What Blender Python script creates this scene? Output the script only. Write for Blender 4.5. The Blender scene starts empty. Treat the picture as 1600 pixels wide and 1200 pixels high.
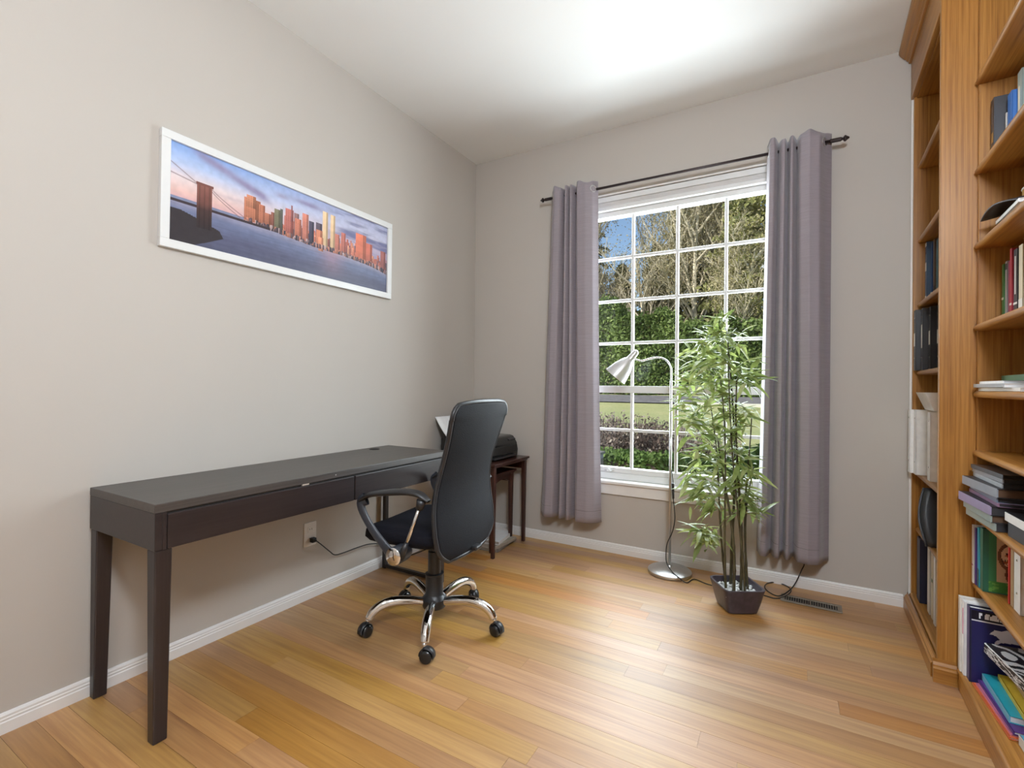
import bpy, math, random
import numpy as np
from mathutils import Vector, Matrix, noise
R = math.radians
PI = math.pi
random.seed(11)
rng = np.random.default_rng(5)
SC = bpy.context.scene
COL = SC.collection

# ------------------------------------------------------------------ camera
CAM = Vector((0, 0, 1.12)); FPX = 746.71
_y, _p, _r = R(29.836), R(0.216), R(0.556)
_f = Vector((-math.sin(_y), math.cos(_y), 0)); _rt = Vector((math.cos(_y), math.sin(_y), 0)); _u = Vector((0, 0, 1))
FW = _f*math.cos(_p)+_u*math.sin(_p); _u2 = _u*math.cos(_p)-_f*math.sin(_p)
RT = _rt*math.cos(_r)+_u2*math.sin(_r); UP = _u2*math.cos(_r)-_rt*math.sin(_r)
cd = bpy.data.cameras.new('camera'); cam = bpy.data.objects.new('camera', cd); COL.objects.link(cam)
mw = Matrix.Identity(4)
for i in range(3):
    mw[i][0], mw[i][1], mw[i][2], mw[i][3] = RT[i], UP[i], -FW[i], CAM[i]
cam.matrix_world = mw
cd.sensor_width = 36; cd.lens = FPX/1600*36; cd.clip_start = .02; cd.clip_end = 400
SC.camera = cam

def at(px, py, axis, v):
    """the point where the pixel's ray meets the plane axis = v"""
    d = RT*((px-800)/FPX)-UP*((py-600)/FPX)+FW
    return CAM+d*((v-CAM[axis])/d[axis])

# ------------------------------------------------------------------ view, world, sun, added window fill light
vs = SC.view_settings
vs.view_transform = 'Standard'; vs.look = 'None'; vs.gamma = 1; vs.use_curve_mapping = False
vs.exposure = 0.0
SC.display_settings.display_device = 'sRGB'
w = bpy.data.worlds.new('world'); SC.world = w; w.use_nodes = True
nt = w.node_tree; nt.nodes.clear()
sky = nt.nodes.new('ShaderNodeTexSky'); sky.sky_type = 'NISHITA'; sky.sun_disc = False
sky.sun_elevation = R(38); sky.sun_rotation = R(215); sky.air_density = 1.0; sky.dust_density = .4; sky.ozone_density = 1.6
bg = nt.nodes.new('ShaderNodeBackground'); bg.inputs[1].default_value = 0.17
wo = nt.nodes.new('ShaderNodeOutputWorld')
nt.links.new(sky.outputs[0], bg.inputs[0]); nt.links.new(bg.outputs[0], wo.inputs[0])
sd = bpy.data.lights.new('sun', 'SUN'); sd.energy = 6.0; sd.angle = R(.6); sd.color = (1, .93, .8)
sun = bpy.data.objects.new('sun', sd); COL.objects.link(sun)
sun.rotation_euler = Vector((.62, .78, -.80)).to_track_quat('-Z', 'Y').to_euler()
sun.location = (-6, -8, 10)
ad = bpy.data.lights.new('window_daylight_fill', 'AREA'); ad.shape = 'RECTANGLE'; ad.size = 1.25; ad.size_y = 1.85  # unseen area light added outside the glass, boosts daylight and floor sheen
ad.energy = 112; ad.color = (.85, .94, 1)
al = bpy.data.objects.new('window_daylight_fill', ad); COL.objects.link(al)
al.location = (-.62, 3.46, 1.47); al.rotation_euler = Vector((0.0, -1, -.20)).to_track_quat('-Z', 'Z').to_euler()
FILL_GLOBE_STRENGTH = 152.0; FILL_DISC_STRENGTH = 38.0

cy = SC.cycles
cy.max_bounces = 7; cy.diffuse_bounces = 4; cy.glossy_bounces = 3; cy.transmission_bounces = 4; cy.transparent_max_bounces = 12
cy.sample_clamp_indirect = 4; cy.caustics_reflective = False; cy.caustics_refractive = False
cy.use_denoising = True

# ------------------------------------------------------------------ materials
def rgb(r, g, b):
    f = lambda c: (c/255/12.92) if c/255 <= .04045 else ((c/255+.055)/1.055)**2.4
    return (f(r), f(g), f(b), 1)
class Mt:
    """node material builder"""
    def __init__(s, name):
        s.m = bpy.data.materials.new(name); s.m.use_nodes = True; s.t = s.m.node_tree
        s.b = s.t.nodes['Principled BSDF']; s.o = s.t.nodes['Material Output']
    def n(s, typ, **kw):
        nd = s.t.nodes.new('ShaderNode'+typ)
        for k, v in kw.items():
            if k in nd.inputs and not hasattr(nd, k): nd.inputs[k].default_value = v
            else:
                try: setattr(nd, k, v)
                except Exception: nd.inputs[k].default_value = v
        return nd
    def l(s, a, b): s.t.links.new(a, b)
    def coords(s, kind='Object', scale=(1, 1, 1), shift=None):
        if kind == 'Position': src = s.n('NewGeometry').outputs['Position']
        else: src = s.n('TexCoord').outputs[kind]
        mp = s.n('Mapping'); mp.inputs['Scale'].default_value = scale; s.l(src, mp.inputs[0])
        if shift is not None: s.l(shift, mp.inputs['Location'])
        return mp.outputs[0]
    def noise(s, vec, scale=5, detail=3, rough=.55, dist=0):
        nd = s.n('TexNoise'); nd.inputs['Scale'].default_value = scale; nd.inputs['Detail'].default_value = detail
        nd.inputs['Roughness'].default_value = rough; nd.inputs['Distortion'].default_value = dist
        s.l(vec, nd.inputs['Vector']); return nd.outputs['Fac']
    def ramp(s, fac, stops):
        nd = s.n('ValToRGB'); e = nd.color_ramp.elements
        while len(e) < len(stops): e.new(.5)
        for el, (p, c) in zip(e, stops): el.position = p; el.color = c if len(c) == 4 else (*c, 1)
        s.l(fac, nd.inputs[0]); return nd.outputs[0]
    def mix(s, fac, a, b, mode='MIX'):
        nd = s.n('Mix'); nd.data_type = 'RGBA'; nd.blend_type = mode
        for i, v in ((0, fac), (6, a), (7, b)):
            if hasattr(v, 'is_linked'): s.l(v, nd.inputs[i])
            else: nd.inputs[i].default_value = v if i == 0 else (v if len(v) == 4 else (*v, 1))
        return nd.outputs[2]
    def base(s, v):
        if hasattr(v, 'is_linked'): s.l(v, s.b.inputs['Base Color'])
        else: s.b.inputs['Base Color'].default_value = v if len(v) == 4 else (*v, 1)
    def bump(s, fac, strength=.2, dist=.01):
        b = s.n('Bump'); b.inputs['Strength'].default_value = strength; b.inputs['Distance'].default_value = dist
        s.l(fac, b.inputs['Height']); s.l(b.outputs[0], s.b.inputs['Normal'])
    def set(s, **kw):
        for k, v in kw.items():
            s.b.inputs[{'rough': 'Roughness', 'metal': 'Metallic', 'spec': 'Specular IOR Level', 'coat': 'Coat Weight', 'coatr': 'Coat Roughness',
                        'sheen': 'Sheen Weight', 'sub': 'Subsurface Weight', 'trans': 'Transmission Weight', 'alpha': 'Alpha'}[k]].default_value = v
        return s

def plain(name, c, rough=.5, metal=0, var=.08, nscale=30, bumpk=0, **kw):
    """one colour with a little procedural mottling"""
    m = Mt(name); v = m.coords('Object'); nz = m.noise(v, nscale, 3)
    c = c if len(c) == 4 else (*c, 1)
    lo = tuple(x*(1-var) for x in c[:3])+(1,); hi = tuple(min(1, x*(1+var)) for x in c[:3])+(1,)
    m.base(m.ramp(nz, [(.3, lo), (.7, hi)])); m.set(rough=rough, metal=metal, **kw)
    if bumpk: m.bump(nz, bumpk, .004)
    return m.m
def wood(name, dark, mid, light, grain=(30, 30, 1.6), rough=.4, spec=.4, coat=0, wave=True, kind='Object', bumpk=.05, rand=False, coatr=.3):
    """stretched grain noise; grain = mapping scale, the smallest number is along the grain"""
    m = Mt(name)
    shift = None
    if rand:
        oi = m.n('ObjectInfo'); mu = m.n('VectorMath'); mu.operation = 'MULTIPLY'
        mu.inputs[1].default_value = (37, 71, 19); m.l(oi.outputs['Random'], mu.inputs[0]); shift = mu.outputs[0]
    v = m.coords(kind, grain, shift)
    a = m.noise(v, 1, 6, .62, .6)
    g2 = m.noise(m.coords(kind, tuple(x*4 for x in grain), shift), 1, 3, .5)
    col = m.ramp(a, [(.28, dark), (.47, mid), (.72, light)])
    col = m.mix(.35, col, m.ramp(g2, [(.35, dark), (.65, light)]), 'MIX')
    if wave:
        wv = m.n('TexWave'); wv.wave_type = 'BANDS'; wv.bands_direction = 'X'
        sc = tuple(x*.16 for x in grain); m.l(m.coords(kind, sc, shift), wv.inputs['Vector'])
        wv.inputs['Scale'].default_value = 2.0; wv.inputs['Distortion'].default_value = 7; wv.inputs['Detail'].default_value = 2; wv.inputs['Detail Scale'].default_value = .8
        col = m.mix(.16, col, m.ramp(wv.outputs['Fac'], [(.1, dark), (.5, mid), (.9, light)]))
    if rand:
        hs = m.n('HueSaturation'); m.l(col, hs.inputs['Color'])
        for key, lo, hi, k in (('Value', .80, 1.13, 1), ('Saturation', .9, 1.12, 7.13), ('Hue', .488, .506, 3.7)):
            mu = m.n('Math'); mu.operation = 'MULTIPLY'; mu.inputs[1].default_value = k; m.l(oi.outputs['Random'], mu.inputs[0])
            fr = m.n('Math'); fr.operation = 'FRACT'; m.l(mu.outputs[0], fr.inputs[0])
            if k == 1: fr = oi; out = oi.outputs['Random']
            else: out = fr.outputs[0]
            mr = m.n('MapRange'); mr.inputs['To Min'].default_value = lo; mr.inputs['To Max'].default_value = hi
            m.l(out, mr.inputs[0]); m.l(mr.outputs[0], hs.inputs[key])
        col = hs.outputs[0]
    m.base(col); m.set(rough=rough, spec=spec, coat=coat, coatr=coatr)
    if bumpk: m.bump(g2, bumpk, .002)
    return m.m
def attr_mat(name, rough=.4, spec=.4):
    """flat print: colours stored on the mesh"""
    m = Mt(name); a = m.n('Attribute'); a.attribute_name = 'print'; m.base(a.outputs['Color']); m.set(rough=rough, spec=spec)
    return m.m
def leafmat(name, cols, rough=.55, sub=0, spec=.3, transl=.25):
    m = Mt(name); g = m.n('NewGeometry')
    c = m.ramp(g.outputs['Random Per Island'], [(i/(len(cols)-1), k) for i, k in enumerate(cols)])
    nz = m.noise(m.coords('Position', (1, 1, 1)), .8, 2)
    c = m.mix(.5, c, m.ramp(nz, [(.35, tuple(x*.62 for x in cols[0][:3])+(1,)), (.65, cols[-1])]), 'MIX')
    m.base(c); m.set(rough=rough, spec=spec)
    if transl:
        tr = m.n('BsdfTranslucent'); m.l(c, tr.inputs[0]); mx = m.n('MixShader'); mx.inputs[0].default_value = transl
        m.l(m.b.outputs[0], mx.inputs[1]); m.l(tr.outputs[0], mx.inputs[2]); m.l(mx.outputs[0], m.o.inputs[0])
    return m.m

def wallmat(name, c, rough=.75):
    m = Mt(name); v = m.coords('Position'); a = m.noise(v, 1.3, 2); b = m.noise(v, 260, 2)
    m.base(m.mix(.5, c, m.ramp(a, [(.3, tuple(x*.97 for x in c[:3])+(1,)), (.7, tuple(min(1, x*1.03) for x in c[:3])+(1,))])))
    m.set(rough=rough, spec=.3); m.bump(b, .08, .001); return m.m
M = {}
M['wall'] = wallmat('beige_wall_paint', (.492, .452, .408, 1))
M['ceiling'] = wallmat('white_ceiling_paint', (.87, .87, .86, 1), .85)
M['trim'] = plain('white_trim_paint', (.78, .76, .74), .4, var=.02, nscale=9)
M['vinyl'] = plain('white_window_vinyl', (.74, .74, .73), .35, var=.02, nscale=9)
M['caulk'] = plain('white_caulk', (.85, .84, .82), .6, var=.02)
M['plank'] = wood('oak_floor_plank', (.27, .115, .024, 1), (.41, .205, .050, 1), (.52, .290, .088, 1), (1.0, 26, 26), rough=.56, spec=.9, coat=1.0, kind='Position', rand=True, wave=False, bumpk=.04, coatr=.46)
M['subfloor'] = plain('dark_joint_filler', (.10, .05, .02), .8)
OAKC = ((.17, .060, .008, 1), (.35, .148, .026, 1), (.47, .225, .052, 1))
M['oak_v'] = wood('honey_oak_upright', *OAKC, (64, 64, 1.5), rough=.38, coat=.15)
M['oak_h'] = wood('honey_oak_shelf', *OAKC, (64, 1.5, 64), rough=.36, coat=.15)
M['oak_x'] = wood('honey_oak_crossgrain', *OAKC, (1.5, 64, 64), rough=.38, coat=.15)
BB = ((.015, .010, .010, 1), (.021, .0145, .0145, 1), (.031, .022, .022, 1))
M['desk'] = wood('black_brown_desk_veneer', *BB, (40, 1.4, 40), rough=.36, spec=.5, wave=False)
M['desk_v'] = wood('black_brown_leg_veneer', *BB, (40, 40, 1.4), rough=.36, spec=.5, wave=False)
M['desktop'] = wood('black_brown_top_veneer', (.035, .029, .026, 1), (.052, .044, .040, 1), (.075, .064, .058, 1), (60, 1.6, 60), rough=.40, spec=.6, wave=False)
M['desk_metal'] = plain('dark_painted_steel', (.022, .017, .016), .4, .0)
M['mahog'] = wood('dark_mahogany', (.018, .006, .004, 1), (.040, .013, .009, 1), (.065, .022, .014, 1), (30, 30, 2), rough=.32, spec=.5, wave=False)
M['black_fabric'] = plain('black_mesh_fabric', (.0055, .0055, .008), .7, var=.25, nscale=260, bumpk=.3, spec=.18)
M['seat_fabric'] = plain('navy_black_seat_fabric', (.006, .006, .010), .8, var=.2, nscale=300, bumpk=.3, spec=.15)
M['black_plastic'] = plain('black_plastic', (.016, .016, .018), .38, var=.1)
M['blueblack_plastic'] = plain('blue_black_plastic', (.030, .034, .044), .35, var=.1)
M['black_gloss'] = plain('glossy_black_plastic', (.012, .012, .012), .18, var=.1)
M['chrome'] = plain('chrome', (.80, .80, .80), .07, 1, var=.01)
M['nickel'] = plain('brushed_nickel', (.62, .61, .60), .34, 1, var=.05)
M['grey_paint'] = plain('silver_grey_paint', (.63, .62, .62), .35, .55, var=.03)
M['bronze'] = plain('dark_bronze', (.035, .024, .024), .35, .5)
M['vent'] = plain('taupe_metal', (.22, .18, .14), .45, .4)
M['dark'] = plain('dark_void', (.012, .010, .009), .8)
M['cord'] = plain('black_rubber_cord', (.010, .010, .010), .5)
M['paper'] = plain('white_paper', (.80, .80, .80), .7, var=.03)
M['socket'] = plain('outlet_ivory', (.78, .75, .72), .35, var=.02)
M['pot'] = plain('plum_glazed_ceramic', (.052, .040, .050), .32, var=.25, nscale=40, spec=.5)
M['pebble'] = plain('white_pebble', (.68, .68, .66), .6, var=.12)
M['cane'] = plain('mottled_bamboo_cane', (.060, .050, .022), .45, var=.6, nscale=14)
def curtain_mat():
    m = Mt('grey_mauve_curtain'); v = m.coords('Position', (900, 900, 900)); a = m.noise(v, 1, 2)
    b = m.noise(m.coords('Position', (8, 8, 190)), 1, 2)
    c = m.mix(.5, m.ramp(a, [(.35, (.225, .193, .215, 1)), (.65, (.325, .285, .312, 1))]), m.ramp(b, [(.3, (.235, .20, .222, 1)), (.7, (.315, .275, .302, 1))]))
    m.base(c); m.set(rough=.62, sheen=.25, spec=.35); m.bump(a, .12, .001); return m.m
M['curtain'] = curtain_mat()
def glass_mat():
    m = Mt('window_glass'); t = m.n('BsdfTransparent'); t.inputs[0].default_value = (.95, .97, .96, 1)
    g = m.n('BsdfGlossy'); g.inputs['Roughness'].default_value = .02; f = m.n('Fresnel'); f.inputs[0].default_value = 1.35
    mx = m.n('MixShader'); m.l(f.outputs[0], mx.inputs[0]); m.l(t.outputs[0], mx.inputs[1]); m.l(g.outputs[0], mx.inputs[2]); m.l(mx.outputs[0], m.o.inputs[0])
    return m.m
M['glass'] = glass_mat()
M['print'] = attr_mat('printed_panorama', .38, .35)
M['cover_print'] = attr_mat('printed_cover', .35, .4)

# ------------------------------------------------------------------ mesh helpers
class MB:
    def __init__(s): s.v = []; s.f = []
    def add(s, vs, fs):
        o = len(s.v); s.v += [tuple(p) for p in vs]; s.f += [tuple(i+o for i in f) for f in fs]; return s
    def box(s, x0, x1, y0, y1, z0, z1):
        return s.add([(x0, y0, z0), (x1, y0, z0), (x1, y1, z0), (x0, y1, z0), (x0, y0, z1), (x1, y0, z1), (x1, y1, z1), (x0, y1, z1)],
                     [(0, 3, 2, 1), (4, 5, 6, 7), (0, 1, 5, 4), (1, 2, 6, 5), (2, 3, 7, 6), (3, 0, 4, 7)])
    def hexa(s, b, t):
        """eight corners: bottom ring b, top ring t"""
        return s.add(list(b)+list(t), [(3, 2, 1, 0), (4, 5, 6, 7), (0, 1, 5, 4), (1, 2, 6, 5), (2, 3, 7, 6), (3, 0, 4, 7)])
    def tube(s, path, r, n=8, cap=True, up=None):
        P = [Vector(p) for p in path]; k = len(P)
        rr = r if isinstance(r, (list, tuple)) else [r]*k
        T = [(P[min(i+1, k-1)]-P[max(i-1, 0)]).normalized() for i in range(k)]
        a = Vector((0, 0, 1)) if abs(T[0].z) < .9 else Vector((1, 0, 0))
        nx = T[0].cross(a).normalized(); vs = []
        for i in range(k):
            nx = (nx-T[i]*nx.dot(T[i])).normalized(); ny = T[i].cross(nx)
            for j in range(n):
                t = 2*PI*j/n; vs.append(P[i]+(nx*math.cos(t)+ny*math.sin(t))*rr[i])
        fs = [(i*n+j, i*n+(j+1) % n, (i+1)*n+(j+1) % n, (i+1)*n+j) for i in range(k-1) for j in range(n)]
        if cap: fs += [tuple(range(n-1, -1, -1)), tuple((k-1)*n+j for j in range(n))]
        return s.add(vs, fs)
    def lathe(s, prof, n=24, M4=None, cap=True):
        """prof: (radius, z)"""
        vs = []; k = len(prof)
        for r, z in prof:
            for j in range(n):
                t = 2*PI*j/n; p = Vector((r*math.cos(t), r*math.sin(t), z)); vs.append(M4 @ p if M4 else p)
        fs = [(i*n+j, i*n+(j+1) % n, (i+1)*n+(j+1) % n, (i+1)*n+j) for i in range(k-1) for j in range(n)]
        if cap: fs += [tuple(range(n-1, -1, -1)), tuple((k-1)*n+j for j in range(n))]
        return s.add(vs, fs)
    def prism(s, poly, p0, ax, ay, az, L):
        """poly (a,b) in the plane ax, ay at p0, extruded by L along az"""
        p0, ax, ay, az = map(Vector, (p0, ax, ay, az)); n = len(poly)
        A = [p0+ax*a+ay*b for a, b in poly]; B = [p+az*L for p in A]
        return s.add(A+B, [tuple(range(n-1, -1, -1)), tuple(range(n, 2*n))]+[(i, (i+1) % n, n+(i+1) % n, n+i) for i in range(n)])
    def grid(s, fn, nu, nv, wrap=False):
        vs = [fn(i/nu, j/nv) for j in range(nv+1) for i in range(nu+1)]
        return s.add(vs, [(j*(nu+1)+i, j*(nu+1)+i+1, (j+1)*(nu+1)+i+1, (j+1)*(nu+1)+i) for j in range(nv) for i in range(nu)])
    def build(s, name, mat, parent=None, loc=None, rot=None, smooth=False, bevel=0, seg=2, solid=0, sub=0, label=None, fix=True):
        me = bpy.data.meshes.new(name); me.from_pydata([tuple(p) for p in s.v], [], s.f)
        if fix:
            import bmesh
            bm = bmesh.new(); bm.from_mesh(me); bmesh.ops.recalc_face_normals(bm, faces=bm.faces); bm.to_mesh(me); bm.free()
        me.materials.append(M[mat] if isinstance(mat, str) else mat)
        o = bpy.data.objects.new(name, me); COL.objects.link(o)
        if parent: o.parent = parent
        if loc is not None: o.location = loc
        if rot is not None: o.rotation_euler = rot
        if smooth:
            for p in me.polygons: p.use_smooth = True
        if solid: md = o.modifiers.new('thickness', 'SOLIDIFY'); md.thickness = solid; md.offset = 0
        if sub: md = o.modifiers.new('smooth', 'SUBSURF'); md.levels = sub; md.render_levels = sub
        if bevel:
            md = o.modifiers.new('edge', 'BEVEL'); md.width = bevel; md.segments = seg; md.limit_method = 'ANGLE'; md.angle_limit = R(35)
            md.harden_normals = False
        if label: o['label'] = label
        return o
def smooth_angle(o, deg=40):
    me = o.data
    for p in me.polygons: p.use_smooth = True
    try: me.set_sharp_from_angle(angle=R(deg))
    except Exception: pass
    return o
def raw(name, verts, faces, mat, parent=None):
    """big arrays: verts (n,3), faces (m,k)"""
    me = bpy.data.meshes.new(name); v = np.asarray(verts, np.float32); f = np.asarray(faces, np.int32); k = f.shape[1]
    me.vertices.add(len(v)); me.vertices.foreach_set('co', v.ravel())
    me.loops.add(f.size); me.loops.foreach_set('vertex_index', f.ravel())
    me.polygons.add(len(f)); me.polygons.foreach_set('loop_start', np.arange(0, f.size, k, dtype=np.int32)); me.polygons.foreach_set('loop_total', np.full(len(f), k, np.int32))
    me.update(calc_edges=True); me.validate()
    me.materials.append(M[mat] if isinstance(mat, str) else mat)
    o = bpy.data.objects.new(name, me); COL.objects.link(o)
    if parent: o.parent = parent
    return o
def tag(o, label, cat, group=None, kind=None):
    o['label'] = label; o['category'] = cat
    if group: o['group'] = group
    if kind: o['kind'] = kind
    return o
def thing(name, label, cat, loc=(0, 0, 0), rz=0, group=None):
    o = bpy.data.objects.new(name, None); COL.objects.link(o); o.empty_display_size = .1
    o.location = loc; o.rotation_euler = (0, 0, rz); return tag(o, label, cat, group)
def struct(o, label, cat):
    o['kind'] = 'structure'; return tag(o, label, cat)
def linkcopy(o, parent, loc=None, rot=None):
    c = o.copy(); COL.objects.link(c); c.parent = parent
    if loc is not None: c.location = loc
    if rot is not None: c.rotation_euler = rot
    return c
def curve_pts(pts, n=8):
    """Catmull-Rom through pts"""
    P = [Vector(p) for p in pts]; P = [P[0]*2-P[1]]+P+[P[-1]*2-P[-2]]; out = []
    for i in range(1, len(P)-2):
        for k in range(n):
            t = k/n; a, b, c, d = P[i-1], P[i], P[i+1], P[i+2]
            out.append(.5*((2*b)+(c-a)*t+(2*a-5*b+4*c-d)*t*t+(3*b-a-3*c+d)*t**3))
    out.append(P[-2]); return out
def printed(name, img, quad, mat, parent, label=None):
    """img (H,W,3) linear colours, row 0 at the top, laid on the quad (bl, br, tr, tl) as mesh colours"""
    Hh, Ww = img.shape[:2]; bl, br, tr, tl = [np.array(q, float) for q in quad]
    u = np.linspace(0, 1, Ww+1); v = np.linspace(0, 1, Hh+1); U, V = np.meshgrid(u, v)
    U = U[..., None]; V = V[..., None]
    P = ((tl*(1-U)+tr*U)*(1-V)+(bl*(1-U)+br*U)*V).reshape(-1, 3)
    idx = np.arange((Hh+1)*(Ww+1)).reshape(Hh+1, Ww+1)
    F = np.stack([idx[:-1, :-1], idx[1:, :-1], idx[1:, 1:], idx[:-1, 1:]], -1).reshape(-1, 4)
    o = raw(name, P, F, mat, parent)
    at_ = o.data.attributes.new('print', 'FLOAT_COLOR', 'CORNER')
    c = np.repeat(np.concatenate([img.reshape(-1, 3), np.ones((Hh*Ww, 1))], 1), 4, axis=0).astype(np.float32)
    at_.data.foreach_set('color', c.ravel())
    if label: o['label'] = label
    return o

# ------------------------------------------------------------------ room shell
XL, YF, XR, YN, ZC = -2.156, 3.152, 1.02, -2.6, 2.88
WX0, WX1, WZ0, WZ1 = -1.235, .005, .486, 2.44
struct(MB().box(XL-.15, XL, YN-.15, YF+.16, -.15, ZC+.12).build('wall_left', 'wall'), 'plain beige painted wall with the framed panorama', 'wall')
wf = MB().box(XL, WX0, YF, YF+.16, -.15, ZC+.12).box(WX1, XR+.15, YF, YF+.16, -.15, ZC+.12).box(WX0, WX1, YF, YF+.16, -.15, WZ0-.03).box(WX0, WX1, YF, YF+.16, WZ1, ZC+.12)
struct(wf.build('wall_far', 'wall'), 'beige painted wall around the gridded window', 'wall')
struct(MB().box(XR, XR+.15, YN-.15, YF, -.15, ZC+.12).build('wall_right', 'wall'), 'beige wall behind the oak bookcases', 'wall')
struct(MB().box(XL, XR, YN-.15, YN, -.15, ZC+.12).build('wall_near', 'wall'), 'beige wall at the near end of the room', 'wall')
struct(MB().box(XL, XR, YN, YF, ZC, ZC+.12).build('ceiling', 'ceiling'), 'flat white painted ceiling', 'ceiling')
fl = struct(MB().box(XL, XR, YN, YF, -.15, -.012).build('floor', 'subfloor'), 'honey oak strip floor running parallel to the window wall', 'floor')
# planks: one shared box, each plank an object of its own
pm = MB().box(0, 1, 0, 1, -.012, 0)
pw = .0825; row = 0; first = None; y = YF
prnd = random.Random(3)
while y > YN+.01:
    y0 = max(y-pw, YN); x = XL-prnd.uniform(0, .9)
    while x < XR:
        L = prnd.uniform(.7, 1.9); a, b = max(x, XL), min(x+L, XR)
        if b-a > .05:
            if first is None: first = o = pm.build('plank', 'plank', fl)
            else: o = linkcopy(first, fl)
            o.location = (a+.0003, y0+.0004, prnd.uniform(-.0003, 0)); o.scale = (b-a-.0006, y-y0-.0008, 1)
        x += L
    y -= pw
# baseboards: stepped profile
bp = [(0, 0), (.013, 0), (.013, .036), (.0105, .039), (.0115, .046), (.009, .049), (.0095, .056), (.006, .062), (0, .064)]
struct(MB().prism(bp, (XL, YN, 0), (1, 0, 0), (0, 0, 1), (0, 1, 0), YF-YN).build('baseboard_left', 'trim'), 'white moulded baseboard along the wall behind the desk', 'baseboard')
struct(MB().prism(bp, (XL+.013, YF, 0), (0, -1, 0), (0, 0, 1), (1, 0, 0), .53-XL-.013).build('baseboard_far', 'trim'), 'white moulded baseboard below the window', 'baseboard')

# ------------------------------------------------------------------ window
win = struct(bpy.data.objects.new('window_1', None), 'white vinyl window divided into small panes by thin bars', 'window'); COL.objects.link(win)
win.location = (0, YF, 0)
def wbox(name, x0, x1, y0, y1, z0, z1, mat='vinyl', bevel=.002): return MB().box(x0, x1, y0, y1, z0, z1).build(name, mat, win, bevel=bevel, seg=1)
GX = [-1.197, -.907, -.617, -.327, -.037]
wbox('head_lining', WX0, WX1, 0, .115, WZ1-.012, WZ1, 'trim')
for xx in ((WX0, WX0+.012), (WX1-.012, WX1)): wbox('side_lining', xx[0], xx[1], 0, .115, WZ0, WZ1-.012, 'trim')
wbox('frame_head', WX0+.012, WX1-.012, .045, .115, 2.295, WZ1-.012)
wbox('frame_foot', WX0+.012, WX1-.012, .045, .115, WZ0, .530)
wbox('frame_jamb', WX0+.012, GX[0], .045, .115, .530, 2.295); wbox('frame_jamb', GX[4], WX1-.012, .045, .115, .530, 2.295)
wbox('bottom_rail', GX[0], GX[4], .052, .105, .530, .565); wbox('meeting_rail', GX[0], GX[4], .050, .105, 1.079, 1.127)
bw = .0095
ROWS_U = [1.127, 1.42, 1.712, 2.008, 2.295]; ROWS_L = [.565, .824, 1.079]
for zs in (ROWS_U, ROWS_L):
    for gx in GX[1:4]: wbox('muntin', gx-bw, gx+bw, .060, .082, zs[0], zs[-1], bevel=.003)
    for z in zs[1:-1]:
        for i in range(4):
            wbox('muntin', GX[i]+(bw if i else 0), GX[i+1]-(bw if i < 3 else 0), .061, .081, z-bw, z+bw, bevel=.003)
    for i in range(4):
        for k in range(len(zs)-1):
            MB().add([(GX[i]+.001, .084, zs[k]+.001), (GX[i+1]-.001, .084, zs[k]+.001), (GX[i+1]-.001, .084, zs[k+1]-.001), (GX[i]+.001, .084, zs[k+1]-.001)], [(0, 1, 2, 3)]).build('pane', 'glass', win, fix=False)
o = wbox('sill', WX0-.05, WX1+.05, -.030, .045, WZ0-.022, WZ0, 'trim', .004)
wbox('apron', WX0-.03, WX1+.03, -.016, 0, WZ0-.092, WZ0-.022, 'trim', .003)
lt = MB().box(-1.070, -1.035, .038, .052, .535, .545).box(-1.058, -1.046, .030, .045, .541, .556).build('sash_latch', 'vinyl', win, bevel=.003)
for dx in (-1.082, -1.028): MB().box(dx-.008, dx+.008, .044, .0455, .541, .549).build('latch_plate', 'grey_paint', win)

# pleated shade drawn all the way up
sh = thing('pleated_shade', 'white pleated window shade drawn up under the head of the window', 'window shade', (-.615, YF+.03, 2.325))
MB().box(-.595, .595, -.022, .012, .062, .100).build('headrail', 'vinyl', sh, bevel=.004)
for k in range(5): MB().box(-.592, .592, -.018, .010, .0335+k*.0055, .0375+k*.0055).build('pleat', 'trim', sh)
br_ = MB().box(-.594, .594, -.024, .012, .004, .032).build('bottom_rail', 'vinyl', sh, bevel=.005)
for dx in (-.46, -.33, -.19, .0, .27, .42): MB().lathe([(.004, 0), (.0035, .003)], 8, Matrix.Translation((dx, -.024, .017)) @ Matrix.Rotation(R(90), 4, 'X')).build('cord_plug', 'trim', br_)

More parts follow.
